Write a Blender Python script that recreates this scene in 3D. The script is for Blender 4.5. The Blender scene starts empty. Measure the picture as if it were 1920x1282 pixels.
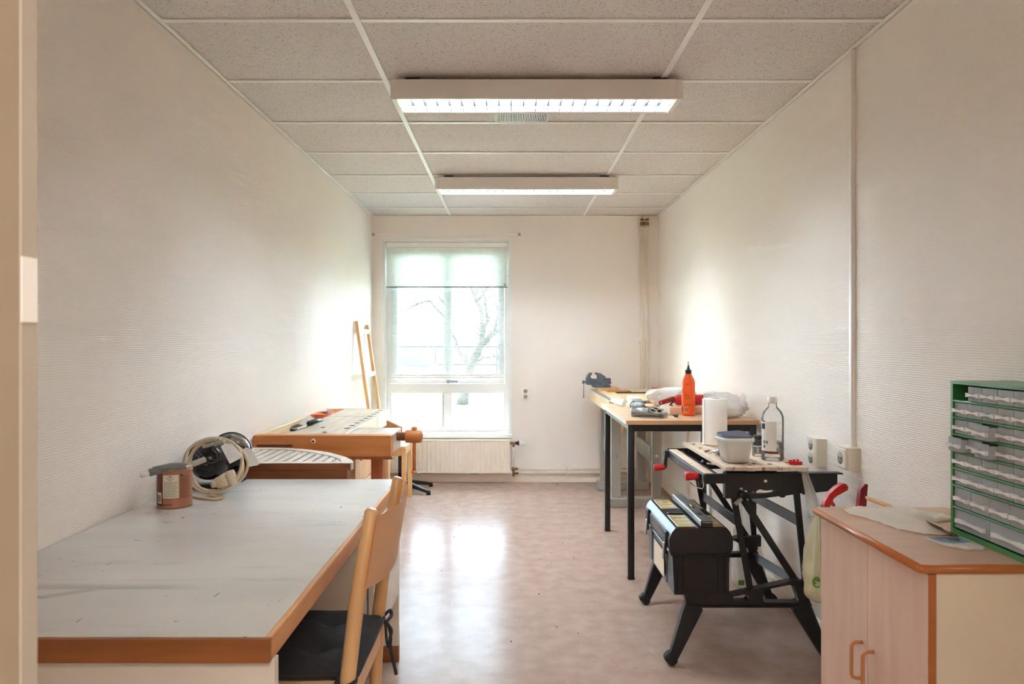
import bpy, bmesh, math, random
from mathutils import Vector, Matrix, noise
from mathutils.geometry import tessellate_polygon
R = random.Random(7)
S = bpy.context.scene
COL = S.collection
PI = math.pi

# ------------------------------------------------------------------ camera, sky, exposure
cam = bpy.data.cameras.new('camera')
cam.sensor_width = 36.0
cam.lens = 1367.0 / 1920.0 * 36.0
cam.shift_x = 3.0 / 1920.0
cam.shift_y = -1.0 / 1920.0
cam.clip_start = 0.02
cam.clip_end = 300
cam.dof.use_dof = True
cam.dof.focus_distance = 3.4
cam.dof.aperture_fstop = 11.0
camo = bpy.data.objects.new('camera', cam)
camo.location = (0, 0, 1.263)
camo.rotation_euler = (PI / 2, 0, 0)
COL.objects.link(camo)
S.camera = camo

W = bpy.data.worlds.new('sky')
S.world = W
W.use_nodes = True
bg = W.node_tree.nodes['Background']
bg.inputs['Color'].default_value = (0.73, 0.955, 1.16, 1)      # even white overcast
bg.inputs['Strength'].default_value = 5.6

S.view_settings.view_transform = 'Standard'
S.view_settings.look = 'None'
S.view_settings.gamma = 1.0
S.view_settings.use_curve_mapping = False
S.view_settings.exposure = 2.02
S.cycles.max_bounces = 24
S.cycles.diffuse_bounces = 18
S.cycles.glossy_bounces = 5
S.cycles.transparent_max_bounces = 24
S.cycles.transmission_bounces = 8
S.cycles.sample_clamp_indirect = 40.0
S.cycles.filter_width = 1.2
S.cycles.caustics_reflective = True
S.cycles.caustics_refractive = False

def area_lamp(name, loc, rot, sx, sy, watts, col, portal=False):
    l = bpy.data.lights.new(name, 'AREA')
    l.shape = 'RECTANGLE'; l.size = sx; l.size_y = sy
    l.energy = watts; l.color = col
    if portal: l.cycles.is_portal = True
    o = bpy.data.objects.new(name, l)
    o.location = loc; o.rotation_euler = rot
    COL.objects.link(o)
    return o
area_lamp('added_fill_lamp', (0.2, -0.75, 2.36), (0, 0, 0), 1.6, 0.9, 15.5, (1.0, 0.97, 0.90))  # unseen fill lamp added behind the camera to flatten the contrast
area_lamp('window_daylight_portal', (-0.572, 6.735, 1.3), (-PI / 2, 0, 0), 1.14, 1.78, 1.0, (1, 1, 1), True)

# ------------------------------------------------------------------ materials
def C(r, g, b):
    f = lambda c: (c / 255 / 12.92) if c / 255 <= 0.04045 else ((c / 255 + 0.055) / 1.055) ** 2.4
    return (f(r), f(g), f(b), 1)
MATS = {}
def pm(name, col, rough=0.5, metal=0.0, var=0.06, scale=6.0, stretch=None, bump=0.0, bscale=80.0, bdist=0.001,
       spec=0.5, col2=None, coat=0.0, detail=3.0, bstretch=None, alpha=None, transm=None, tint=None):
    m = bpy.data.materials.new(name); m.use_nodes = True
    nt = m.node_tree; N = nt.nodes; L = nt.links
    p = N['Principled BSDF']
    tc = N.new('ShaderNodeTexCoord'); mp = N.new('ShaderNodeMapping')
    mp.inputs['Scale'].default_value = stretch or (1, 1, 1)
    L.new(tc.outputs['Object'], mp.inputs['Vector'])
    n = N.new('ShaderNodeTexNoise'); n.inputs['Scale'].default_value = scale; n.inputs['Detail'].default_value = detail
    L.new(mp.outputs['Vector'], n.inputs['Vector'])
    r = N.new('ShaderNodeValToRGB')
    c2 = col2 or tuple(min(1, c * (1 + var)) for c in col[:3]) + (1,)
    c1 = col if col2 else tuple(c * (1 - var) for c in col[:3]) + (1,)
    r.color_ramp.elements[0].color = c1; r.color_ramp.elements[1].color = c2
    r.color_ramp.elements[0].position = 0.32; r.color_ramp.elements[1].position = 0.68
    L.new(n.outputs['Fac'], r.inputs['Fac'])
    L.new(r.outputs['Color'], p.inputs['Base Color'])
    p.inputs['Roughness'].default_value = rough; p.inputs['Metallic'].default_value = metal
    p.inputs['Specular IOR Level'].default_value = spec; p.inputs['Coat Weight'].default_value = coat
    if alpha is not None: p.inputs['Alpha'].default_value = alpha
    if transm is not None: p.inputs['Transmission Weight'].default_value = transm
    if bump:
        b = N.new('ShaderNodeBump'); b.inputs['Strength'].default_value = bump; b.inputs['Distance'].default_value = bdist
        n2 = N.new('ShaderNodeTexNoise'); n2.inputs['Scale'].default_value = bscale; n2.inputs['Detail'].default_value = 2
        if bstretch:
            m2 = N.new('ShaderNodeMapping'); m2.inputs['Scale'].default_value = bstretch
            L.new(tc.outputs['Object'], m2.inputs['Vector']); L.new(m2.outputs['Vector'], n2.inputs['Vector'])
        else: L.new(tc.outputs['Object'], n2.inputs['Vector'])
        L.new(n2.outputs['Fac'], b.inputs['Height']); L.new(b.outputs['Normal'], p.inputs['Normal'])
    MATS[name] = m
    return m
AX = {'X': (0.12, 1, 1), 'Y': (1, 0.12, 1), 'Z': (1, 1, 0.12)}
def wood(name, c1, c2, axis='Y', rough=0.45, scale=26.0, bump=0.12, coat=0.0):
    return pm(name, c1, rough, col2=c2, scale=scale, stretch=AX[axis], bump=bump, bscale=90, bstretch=AX[axis], detail=5, coat=coat)

def weave(name, col):
    """Painted glass-fibre wallpaper: fine horizontal threads in relief."""
    m = pm(name, col, 0.6, var=0.012, scale=1.5, spec=0.0)
    nt = m.node_tree; N = nt.nodes; L = nt.links; p = N['Principled BSDF']
    tc = N.new('ShaderNodeTexCoord'); sp = N.new('ShaderNodeSeparateXYZ'); cb = N.new('ShaderNodeCombineXYZ')
    L.new(tc.outputs['Object'], sp.inputs[0])
    def mth(op, a, b=None, c=None):
        n = N.new('ShaderNodeMath'); n.operation = op
        for k, v in enumerate((a, b, c)):
            if v is None: continue
            if isinstance(v, (int, float)): n.inputs[k].default_value = v
            else: L.new(v, n.inputs[k])
        return n.outputs[0]
    L.new(mth('MULTIPLY', sp.outputs['Y'], 34.0), cb.inputs[0]); L.new(mth('MULTIPLY', sp.outputs['Z'], 128.0), cb.inputs[1])
    nz = N.new('ShaderNodeTexNoise'); nz.inputs['Scale'].default_value = 1.0; nz.inputs['Detail'].default_value = 1.5; L.new(cb.outputs[0], nz.inputs['Vector'])
    n2 = N.new('ShaderNodeTexNoise'); n2.inputs['Scale'].default_value = 42; n2.inputs['Detail'].default_value = 1; L.new(tc.outputs['Object'], n2.inputs['Vector'])
    ph = mth('MULTIPLY_ADD', n2.outputs['Fac'], 4.0, mth('MULTIPLY', sp.outputs['Z'], 2 * PI / 0.0076))
    row = mth('MULTIPLY_ADD', mth('SINE', ph), 0.5, 0.5)
    ht = mth('MULTIPLY', row, mth('MULTIPLY_ADD', nz.outputs['Fac'], 1.6, -0.15))
    b = N.new('ShaderNodeBump'); b.inputs['Strength'].default_value = 0.5; b.inputs['Distance'].default_value = 0.0013
    L.new(ht, b.inputs['Height']); L.new(b.outputs['Normal'], p.inputs['Normal'])
    return m

M_wall = weave('woven wallpaper cream', C(239, 232, 224))
M_back = pm('back wall plaster', C(239, 232, 225), 0.6, var=0.015, scale=2, bump=0.15, bscale=220)
M_white = pm('white paint', C(244, 243, 239), 0.35, var=0.02)
M_whitesat = pm('white lacquer', C(240, 240, 238), 0.22, var=0.015)
M_tbar = pm('white grid steel', C(238, 236, 232), 0.4, var=0.015)
M_jamb = pm('door frame beige paint', C(168, 154, 134), 0.45, var=0.02)
M_jamb2 = pm('door stop pale paint', C(180, 172, 158), 0.45, var=0.02)
M_base = pm('baseboard paint', C(232, 222, 208), 0.4, var=0.02)
M_rad = pm('radiator enamel', C(238, 228, 214), 0.35, var=0.02)
M_pipe = pm('painted pipe', C(233, 222, 206), 0.4, var=0.02)
M_sock = pm('socket plastic', C(236, 233, 224), 0.35, var=0.02)
M_sockin = pm('socket recess grey', C(170, 165, 158), 0.5)
M_brass = pm('aged brass', C(150, 120, 85), 0.35, 0.8)
M_black = pm('black plastic', C(30, 28, 28), 0.42, var=0.15, scale=20)
M_blackm = pm('black painted steel', C(25, 23, 22), 0.40, var=0.2, scale=14)
M_rubber = pm('black rubber', C(24, 23, 23), 0.7, var=0.15)
M_steel = pm('bright steel', C(190, 190, 188), 0.25, 1.0, var=0.1, scale=30)
M_alu = pm('brushed aluminium', C(176, 182, 186), 0.38, 0.9, var=0.08, scale=40, stretch=(1, 0.1, 1))
M_dark = pm('dark recess', C(28, 22, 18), 0.8, var=0.2)
M_red = pm('red plastic', C(196, 28, 30), 0.35, var=0.08)
M_dred = pm('dark red plastic', C(140, 22, 30), 0.35, var=0.08)
M_glass = None
def ceil_mat():
    m = pm('mineral ceiling tile', C(218, 211, 206), 0.85, var=0.03, scale=30, bump=0.5, bscale=240, bdist=0.0015)
    nt = m.node_tree; N = nt.nodes; L = nt.links; p = N['Principled BSDF']
    r = [n for n in N if n.type == 'VALTORGB'][0]
    v = N.new('ShaderNodeTexNoise'); v.inputs['Scale'].default_value = 170; v.inputs['Detail'].default_value = 1
    tc = [n for n in N if n.type == 'TEX_COORD'][0]; L.new(tc.outputs['Object'], v.inputs['Vector'])
    rr = N.new('ShaderNodeValToRGB'); rr.color_ramp.elements[0].position = 0.28; rr.color_ramp.elements[1].position = 0.40
    rr.color_ramp.elements[0].color = (0.45, 0.42, 0.38, 1)
    L.new(v.outputs['Fac'], rr.inputs['Fac'])
    mx = N.new('ShaderNodeMix'); mx.data_type = 'RGBA'; mx.blend_type = 'MULTIPLY'; mx.inputs[0].default_value = 1
    L.new(r.outputs['Color'], mx.inputs[6]); L.new(rr.outputs['Color'], mx.inputs[7]); L.new(mx.outputs[2], p.inputs['Base Color'])
    return m
M_tile = ceil_mat()

def scuffs(m, stretch, scale, lo, hi, dark, invert=False):
    """Multiply thin worn marks over the base colour of a material."""
    nt = m.node_tree; N = nt.nodes; L = nt.links; p = N['Principled BSDF']
    src = p.inputs['Base Color'].links[0].from_socket
    tc = [n for n in N if n.type == 'TEX_COORD'][0]
    mp = N.new('ShaderNodeMapping'); mp.inputs['Scale'].default_value = stretch[:3]
    if len(stretch) > 3: mp.inputs['Rotation'].default_value = (0, 0, stretch[3])
    L.new(tc.outputs['Object'], mp.inputs['Vector'])
    n = N.new('ShaderNodeTexNoise'); n.inputs['Scale'].default_value = scale; n.inputs['Detail'].default_value = 3
    L.new(mp.outputs['Vector'], n.inputs['Vector'])
    r = N.new('ShaderNodeValToRGB'); e = r.color_ramp.elements
    e[0].position = lo; e[1].position = hi
    e[0].color = (1, 1, 1, 1); e[1].color = dark
    L.new(n.outputs['Fac'], r.inputs['Fac'])
    mx = N.new('ShaderNodeMix'); mx.data_type = 'RGBA'; mx.blend_type = 'MULTIPLY'; mx.inputs[0].default_value = 1
    L.new(src, mx.inputs[6]); L.new(r.outputs['Color'], mx.inputs[7]); L.new(mx.outputs[2], p.inputs['Base Color'])

M_floor = pm('worn pink linoleum', C(162, 136, 123), 0.27, col2=C(175, 152, 140), scale=11, detail=8, bump=0.04, bscale=30, spec=0.0)
scuffs(M_floor, (1, 1, 1), 38, 0.62, 0.8, (0.80, 0.78, 0.76, 1))
scuffs(M_floor, (6, 0.6, 1, 0.5), 7, 0.69, 0.72, (1.18, 1.18, 1.18, 1))
scuffs(M_floor, (0.7, 9, 1, 0.35), 6, 0.70, 0.73, (1.16, 1.16, 1.16, 1))
scuffs(M_floor, (3, 1, 1, 0.9), 9, 0.715, 0.735, (0.28, 0.26, 0.26, 1))
def polish(m, fac, rough):
    """Thin even polish over a dull base."""
    nt = m.node_tree; N = nt.nodes; L = nt.links; p = N['Principled BSDF']
    out = [n for n in N if n.type == 'OUTPUT_MATERIAL'][0]
    g = N.new('ShaderNodeBsdfGlossy'); g.inputs['Roughness'].default_value = rough
    mx = N.new('ShaderNodeMixShader'); mx.inputs[0].default_value = fac
    if p.inputs['Normal'].links: L.new(p.inputs['Normal'].links[0].from_socket, g.inputs['Normal'])
    L.new(p.outputs[0], mx.inputs[1]); L.new(g.outputs[0], mx.inputs[2]); L.new(mx.outputs[0], out.inputs['Surface'])
polish(M_floor, 0.10, 0.22)
polish(M_wall, 0.045, 0.45)
M_lam = pm('worn white laminate', C(198, 196, 192), 0.24, col2=C(210, 208, 205), scale=3, detail=6, stretch=(0.5, 1.6, 1), spec=0.5)
scuffs(M_lam, (0.7, 2.4, 1), 5, 0.58, 0.85, (0.72, 0.71, 0.71, 1))
scuffs(M_lam, (2, 9, 1, 0.1), 9, 0.735, 0.75, (0.35, 0.3, 0.28, 1))
scuffs(M_lam, (14, 1.6, 1, -0.35), 5, 0.73, 0.745, (0.55, 0.42, 0.36, 1))
M_side = pm('white board', C(222, 214, 202), 0.5, var=0.02)
W_desk_shade = wood('desk edge pine', C(130, 74, 34), C(158, 98, 52), 'X')  # front-face shade worked into a darker tone of the same pine
W_deskY = wood('desk edge pine lengthwise', C(190, 128, 74), C(216, 160, 108), 'Y')
W_beech = wood('varnished beech', C(206, 158, 108), C(226, 184, 134), 'Z', 0.35)
W_beechp = wood('curved beech ply', C(234, 196, 154), C(243, 208, 170), 'Y', 0.32, scale=12)
W_benchx = wood('workbench beech crosswise', C(190, 114, 55), C(213, 142, 80), 'X', 0.45)
W_bencht = wood('workbench worn top', C(186, 172, 152), C(214, 202, 184), 'Y', 0.38)
W_pale = wood('pale beech', C(222, 196, 150), C(238, 218, 180), 'Y', 0.4)
W_legz = wood('reddish beech leg', C(168, 92, 48), C(196, 120, 70), 'Z', 0.45)
W_old = wood('old dark walnut', C(120, 66, 34), C(164, 100, 58), 'X', 0.4)
W_slat = wood('grey bleached slat', C(196, 186, 176), C(220, 212, 204), 'Y', 0.4)
W_birch = wood('birch ply', C(226, 178, 128), C(240, 200, 156), 'Z', 0.5, scale=10)
W_easel = wood('pale orange pine', C(216, 166, 104), C(232, 188, 132), 'Z', 0.45)
W_tab = wood('table laminate beech', C(214, 178, 142), C(226, 194, 160), 'X', 0.32, scale=14)
W_tabe = wood('table edge beech', C(186, 134, 88), C(204, 154, 108), 'X', 0.4)
W_grey = wood('grey stained leg', C(160, 156, 148), C(178, 174, 166), 'Z', 0.5, scale=16)
W_ply = wood('worn vise board', C(196, 172, 148), C(222, 202, 180), 'Y', 0.5)
scuffs(W_ply, (3, 1.2, 1), 12, 0.62, 0.7, (0.35, 0.28, 0.24, 1))
W_cab = wood('pinkish beech laminate', C(214, 178, 156), C(224, 192, 172), 'Z', 0.4, scale=20, bump=0.04)
W_cabt = wood('cabinet top laminate', C(190, 150, 122), C(202, 164, 138), 'X', 0.3, scale=16, bump=0.03)
M_edge = pm('rounded plastic edging', C(186, 112, 58), 0.3, var=0.04)
M_cream = pm('cream board', C(240, 227, 204), 0.5, var=0.02)

def mix_clear(name, clear, col, rough, gloss=0.12, tcol=(1, 1, 1, 1), diff=None, transl=0.0):
    """Clear stuff: straight-through part, diffuse/translucent part and a gloss layer."""
    m = bpy.data.materials.new(name); m.use_nodes = True
    nt = m.node_tree; N = nt.nodes; L = nt.links
    for n in list(N):
        if n.type != 'OUTPUT_MATERIAL': N.remove(n)
    out = [n for n in N if n.type == 'OUTPUT_MATERIAL'][0]
    t = N.new('ShaderNodeBsdfTransparent'); t.inputs[0].default_value = tcol
    d = N.new('ShaderNodeBsdfDiffuse'); g = N.new('ShaderNodeBsdfGlossy'); tr = N.new('ShaderNodeBsdfTranslucent')
    tc = N.new('ShaderNodeTexCoord'); nz = N.new('ShaderNodeTexNoise'); nz.inputs['Scale'].default_value = 20
    L.new(tc.outputs['Object'], nz.inputs['Vector'])
    rp = N.new('ShaderNodeValToRGB')
    rp.color_ramp.elements[0].color = tuple(c * 0.88 for c in col[:3]) + (1,); rp.color_ramp.elements[1].color = col
    L.new(nz.outputs['Fac'], rp.inputs['Fac']); L.new(rp.outputs[0], d.inputs[0]); L.new(rp.outputs[0], tr.inputs[0])
    g.inputs['Roughness'].default_value = rough
    a = N.new('ShaderNodeMixShader'); a.inputs[0].default_value = transl; L.new(d.outputs[0], a.inputs[1]); L.new(tr.outputs[0], a.inputs[2])
    b = N.new('ShaderNodeMixShader'); b.inputs[0].default_value = clear; L.new(a.outputs[0], b.inputs[1]); L.new(t.outputs[0], b.inputs[2])
    lw = N.new('ShaderNodeLayerWeight'); lw.inputs['Blend'].default_value = gloss
    c = N.new('ShaderNodeMixShader'); L.new(lw.outputs['Fresnel'], c.inputs[0]); L.new(b.outputs[0], c.inputs[1]); L.new(g.outputs[0], c.inputs[2])
    L.new(c.outputs[0], out.inputs['Surface'])
    MATS[name] = m
    return m
M_pane = mix_clear('window glass', 0.97, C(240, 245, 245), 0.02, 0.06)
M_clear = mix_clear('clear bottle plastic', 0.90, C(252, 252, 252), 0.10, 0.16)
M_frost = mix_clear('milky plastic', 0.06, C(252, 250, 246), 0.25, 0.15, transl=0.35)
M_drawer = mix_clear('smoky clear drawer plastic', 0.46, C(226, 232, 238), 0.12, 0.25, transl=0.15)
M_handle = mix_clear('clear drawer handle', 0.10, C(244, 244, 242), 0.15, 0.3)
M_bag = mix_clear('thin white carrier bag', 0.22, C(246, 244, 240), 0.35, 0.2, transl=0.35)
M_bagw = mix_clear('white crumpled bag', 0.0, C(250, 249, 247), 0.3, 0.2, transl=0.3)
M_bagy = mix_clear('yellowish carrier bag', 0.12, C(254, 248, 216), 0.35, 0.2, transl=0.4)
M_paper = pm('crumpled tissue paper', C(250, 246, 238), 0.7, var=0.03, spec=0.2)

# ------------------------------------------------------------------ mesh builder
def smooth_path(pts, k=5, closed=False):
    P = [Vector(q) for q in pts]; n = len(P); out = []
    for i in range(n if closed else n - 1):
        if closed: a, b, c, d = P[i - 1], P[i], P[(i + 1) % n], P[(i + 2) % n]
        else: a, b, c, d = P[max(i - 1, 0)], P[i], P[i + 1], P[min(i + 2, n - 1)]
        for s in range(k):
            t = s / k
            out.append(0.5 * ((2 * b) + (c - a) * t + (2 * a - 5 * b + 4 * c - d) * t * t + (3 * b - a - 3 * c + d) * t ** 3))
    if not closed: out.append(P[-1])
    return out
class MB:
    def __init__(s): s.bm = bmesh.new()
    def box(s, x0, x1, y0, y1, z0, z1, bev=0.0, seg=1):
        r = bmesh.ops.create_cube(s.bm, size=1.0)
        vs = r['verts']
        for v in vs:
            v.co = Vector(((x0 + x1) / 2 + v.co.x * (x1 - x0), (y0 + y1) / 2 + v.co.y * (y1 - y0), (z0 + z1) / 2 + v.co.z * (z1 - z0)))
        if bev > 0:
            es = list({e for v in vs for e in v.link_edges})
            bmesh.ops.bevel(s.bm, geom=es, offset=bev, segments=seg, affect='EDGES', profile=0.5)
        return s
    def obox(s, p, q, w, h, bev=0.0, up=(0, 0, 1), w2=None, h2=None):
        p = Vector(p); q = Vector(q); d = (q - p).normalized(); u = Vector(up)
        sd = d.cross(u)
        if sd.length < 1e-4: sd = d.cross(Vector((0, 1, 0)))
        sd.normalize(); n = sd.cross(d).normalized()
        w2 = w if w2 is None else w2; h2 = h if h2 is None else h2
        vs = []
        for (c, a, b) in ((p, w, h), (q, w2, h2)):
            for i, j in ((-1, -1), (1, -1), (1, 1), (-1, 1)):
                vs.append(s.bm.verts.new(c + sd * (i * a / 2) + n * (j * b / 2)))
        f = [(0, 1, 2, 3), (7, 6, 5, 4)] + [(i, i + 4, (i + 1) % 4 + 4, (i + 1) % 4) for i in range(4)]
        fs = [s.bm.faces.new([vs[k] for k in a]) for a in f]
        bmesh.ops.recalc_face_normals(s.bm, faces=fs)
        if bev > 0:
            es = list({e for v in vs for e in v.link_edges})
            bmesh.ops.bevel(s.bm, geom=es, offset=bev, segments=1, affect='EDGES', profile=0.5)
        return s
    def cyl(s, p, q, r0, r1=None, n=16, caps=True):
        p = Vector(p); q = Vector(q); r1 = r0 if r1 is None else r1
        d = (q - p).normalized(); a = d.orthogonal().normalized(); b = d.cross(a)
        A = []; B = []
        for i in range(n):
            t = 2 * PI * i / n; o = a * math.cos(t) + b * math.sin(t)
            A.append(s.bm.verts.new(p + o * r0)); B.append(s.bm.verts.new(q + o * r1))
        for i in range(n):
            j = (i + 1) % n; s.bm.faces.new((A[i], A[j], B[j], B[i]))
        if caps: s.bm.faces.new(A[::-1]); s.bm.faces.new(B)
        return s
    def tube(s, pts, r, n=8, closed=False, caps=True):
        P = [Vector(p) for p in pts]; m = len(P); rings = []
        rr = r if isinstance(r, (list, tuple)) else [r] * m
        a = None
        for i in range(m):
            if closed: d = P[(i + 1) % m] - P[i - 1]
            else: d = P[min(i + 1, m - 1)] - P[max(i - 1, 0)]
            d.normalize()
            if a is None: a = d.orthogonal().normalized()
            else:
                a = a - d * a.dot(d)
                a = a.normalized() if a.length > 1e-5 else d.orthogonal().normalized()
            b = d.cross(a)
            rings.append([s.bm.verts.new(P[i] + (a * math.cos(2 * PI * k / n) + b * math.sin(2 * PI * k / n)) * rr[i]) for k in range(n)])
        for i in range(m if closed else m - 1):
            A = rings[i]; B = rings[(i + 1) % m]
            for k in range(n):
                j = (k + 1) % n; s.bm.faces.new((A[k], A[j], B[j], B[k]))
        if caps and not closed: s.bm.faces.new(rings[0][::-1]); s.bm.faces.new(rings[-1])
        return s
    def lathe(s, prof, c, n=28, M=None):
        c = Vector(c); rings = []
        for (r, z) in prof:
            ring = []
            for k in range(n):
                t = 2 * PI * k / n; v = Vector((r * math.cos(t), r * math.sin(t), z))
                if M: v = M @ v
                ring.append(s.bm.verts.new(c + v))
            rings.append(ring)
        for A, B in zip(rings, rings[1:]):
            for k in range(n):
                j = (k + 1) % n; s.bm.faces.new((A[k], A[j], B[j], B[k]))
        if prof[0][0] > 1e-6: s.bm.faces.new(rings[0][::-1])
        if prof[-1][0] > 1e-6: s.bm.faces.new(rings[-1])
        return s
    def prism(s, poly, ax, a, b, holes=()):
        def P(u, v, w):
            return {'Y': (u, w, v), 'X': (w, u, v), 'Z': (u, v, w)}[ax]
        loops = [list(poly)] + [list(h) for h in holes]
        flat = [p for l in loops for p in l]
        A = [s.bm.verts.new(P(u, v, a)) for u, v in flat]; B = [s.bm.verts.new(P(u, v, b)) for u, v in flat]
        fs = []
        if holes:
            for t in tessellate_polygon([[Vector((u, v, 0)) for u, v in l] for l in loops]):
                fs.append(s.bm.faces.new([A[i] for i in t])); fs.append(s.bm.faces.new([B[i] for i in reversed(t)]))
        else:
            fs.append(s.bm.faces.new(A)); fs.append(s.bm.faces.new(B[::-1]))
        o = 0
        for l in loops:
            k = len(l)
            for i in range(k):
                j = (i + 1) % k; fs.append(s.bm.faces.new((A[o + i], B[o + i], B[o + j], A[o + j])))
            o += k
        bmesh.ops.recalc_face_normals(s.bm, faces=fs)
        return s
    def grid(s, fn, nu, nv, closed=False):
        V = [[s.bm.verts.new(fn(i / nu, j / nv)) for j in range(nv + 1)] for i in range(nu + (0 if closed else 1))]
        for i in range(nu):
            for j in range(nv):
                A = V[i]; B = V[(i + 1) % len(V)]
                s.bm.faces.new((A[j], B[j], B[j + 1], A[j + 1]))
        return s
    def blob(s, c, sz, sub=4, amp=0.25, freq=3.0, seed=0, floor=None, ridge=1.0):
        r = bmesh.ops.create_icosphere(s.bm, subdivisions=sub, radius=1.0)
        c = Vector(c)
        for v in r['verts']:
            d = v.co.copy()
            q = d * freq + Vector((seed * 3.1, seed * 1.7, seed))
            n1 = (1 - min(1, abs(noise.noise(q)) * 1.6)) ** 5; n2 = (1 - min(1, abs(noise.noise(q * 2.1 + Vector((4, 1, 7)))) * 1.6)) ** 6
            k = 1 + amp * (noise.noise(q * 0.42 + Vector((9, 2, 4))) * 1.2 + 0.34 * ridge * n1 + 0.16 * ridge * n2)
            v.co = c + Vector((d.x * sz[0], d.y * sz[1], d.z * sz[2])) * k
            if floor is not None and v.co.z < floor: v.co.z = floor + 0.0004 * abs(noise.noise(q * 5))
        return s
    def mesh(s, name, angle=35):
        ca = math.radians(angle)
        for f in s.bm.faces: f.smooth = True
        for e in s.bm.edges:
            if len(e.link_faces) == 2:
                if e.calc_face_angle(0) > ca: e.smooth = False
            else: e.smooth = True
        me = bpy.data.meshes.new(name)
        s.bm.to_mesh(me); s.bm.free()
        return me
def place(name, me, mat, parent=None):
    if mat is not None and len(me.materials) == 0: me.materials.append(mat)
    o = bpy.data.objects.new(name, me); COL.objects.link(o)
    if parent is not None:
        o.parent = parent
        if parent.parent is None: o.matrix_parent_inverse = Matrix.Translation(-parent.location)
    return o
def part(name, mb, mat, parent=None, label=None, angle=35):
    o = place(name, mb.mesh(name, angle), mat, parent)
    if label: o['label'] = label
    return o
def thing(name, label, cat, loc=(0, 0, 0), group=None, kind=None):
    o = bpy.data.objects.new(name, None); COL.objects.link(o)
    o.location = loc; o.empty_display_size = 0.05
    if label: o['label'] = label
    if cat: o['category'] = cat
    if group: o['group'] = group
    if kind: o['kind'] = kind
    return o
def tag(o, label, cat, group=None, kind=None):
    if label: o['label'] = label
    if cat: o['category'] = cat
    if group: o['group'] = group
    if kind: o['kind'] = kind
    return o
def struct(name, mb, mat, parent=None, label=None):
    o = part(name, mb, mat, parent)
    if parent is None: o['kind'] = 'structure'
    if label: o['label'] = label
    return o
def dup(root, loc, label=None, rotz=0.0):
    """Copy a thing with its parts and sub-parts; meshes are shared."""
    r = root.copy(); COL.objects.link(r); r.location = loc; r.rotation_euler = (0, 0, rotz)
    if label: r['label'] = label
    for ch in list(root.children):
        c = ch.copy(); COL.objects.link(c); c.parent = r; c.matrix_parent_inverse = ch.matrix_parent_inverse.copy()
        for g in list(ch.children):
            d = g.copy(); COL.objects.link(d); d.parent = c; d.matrix_parent_inverse = g.matrix_parent_inverse.copy()
    return r

# ------------------------------------------------------------------ room shell
XL, XR, YB, ZC = -1.243, 1.329, 6.56, 2.391
YF0, YF1 = 0.36, 0.50
struct('floor', MB().box(-2.2, 2.2, -1.9, 6.9, -0.12, 0.0), M_floor)
struct('wall_left', MB().box(XL - 0.14, XL, YF1 - 0.14, YB + 0.3, 0, 2.6), M_wall)
struct('wall_right', MB().box(XR, XR + 0.14, YF1 - 0.14, YB + 0.3, 0, 2.6), M_wall)
WX0, WX1, WZ0, WZ1 = -1.139, -0.005, 0.432, 2.172
struct('wall_back', MB().prism([(XL, 0), (XR, 0), (XR, 2.6), (XL, 2.6)], 'Y', YB, YB + 0.16,
       holes=[[(WX0, WZ0), (WX1, WZ0), (WX1, WZ1), (WX0, WZ1)]]), M_back)
struct('wall_front', MB().prism([(XL, 0), (-0.40, 0), (-0.40, 2.1), (0.58, 2.1), (0.58, 0), (XR, 0), (XR, 2.6), (XL, 2.6)], 'Y', YF0, YF1), M_wall)
# corridor the camera stands in
struct('wall_corridor', MB().box(-2.2, 2.2, -1.9, -1.78, 0, 2.42).box(-2.2, -2.1, -1.78, YF0, 0, 2.42).box(2.1, 2.2, -1.78, YF0, 0, 2.42)
       .box(-2.1, XL - 0.14, YF0 - 0.1, YF0, 0, 2.42).box(XR + 0.14, 2.1, YF0 - 0.1, YF0, 0, 2.42), M_back)
struct('ceiling_corridor', MB().box(-2.2, 2.2, -1.9, YF0, 2.42, 2.5), M_white)
# door frame beside the camera
dj = struct('door_1', MB().box(-0.40, -0.327, YF0 - 0.012, 0.485, 0, 2.10), M_jamb)
part('door_stop', MB().box(-0.40, -0.327, 0.4855, YF1 + 0.006, 0, 2.10, 0.002), M_jamb2, dj)
part('strike_plate', MB().box(-0.327, -0.3262, 0.4868, 0.503, 1.276, 1.32), M_white, dj)
part('hinge_jamb', MB().box(0.53, 0.58, YF0 - 0.012, YF1 + 0.006, 0, 2.10), M_jamb, dj)
part('head_jamb', MB().box(-0.327, 0.53, YF0 - 0.012, YF1 + 0.006, 2.05, 2.10), M_jamb, dj)

# suspended ceiling: every tile and bar its own piece
ceil = struct('ceiling', MB().box(XL, XR, YF1, YB, 2.52, 2.60), M_white)
GX = [XL, -0.541, 0.659, XR]
GY = [YF1] + [0.77 + 0.6 * k for k in range(10)] + [YB]
for i in range(3):
    tw = GX[i + 1] - GX[i] - 0.004
    for j in range(len(GY) - 1):
        th = GY[j + 1] - GY[j] - 0.004
        x = (GX[i] + GX[i + 1]) / 2; y = (GY[j] + GY[j + 1]) / 2
        part('ceiling_tile', MB().box(x - tw / 2, x + tw / 2, y - th / 2, y + th / 2, 2.3965 + R.uniform(0, 0.0012), 2.412), M_tile, ceil)
for x in GX[1:3]:
    part('grid_bar', MB().box(x - 0.012, x + 0.012, YF1, YB, ZC, 2.396, 0.0008).box(x - 0.002, x + 0.002, YF1, YB, 2.396, 2.42), M_tbar, ceil)
for y in GY[1:-1]:
    for i in range(3):
        a = GX[i] + (0.012 if i else 0.02); b = GX[i + 1] - (0.012 if i < 2 else 0.02)
        part('grid_bar', MB().box(a, b, y - 0.012, y + 0.012, ZC + 0.0006, 2.396, 0.0008), M_tbar, ceil)
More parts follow.
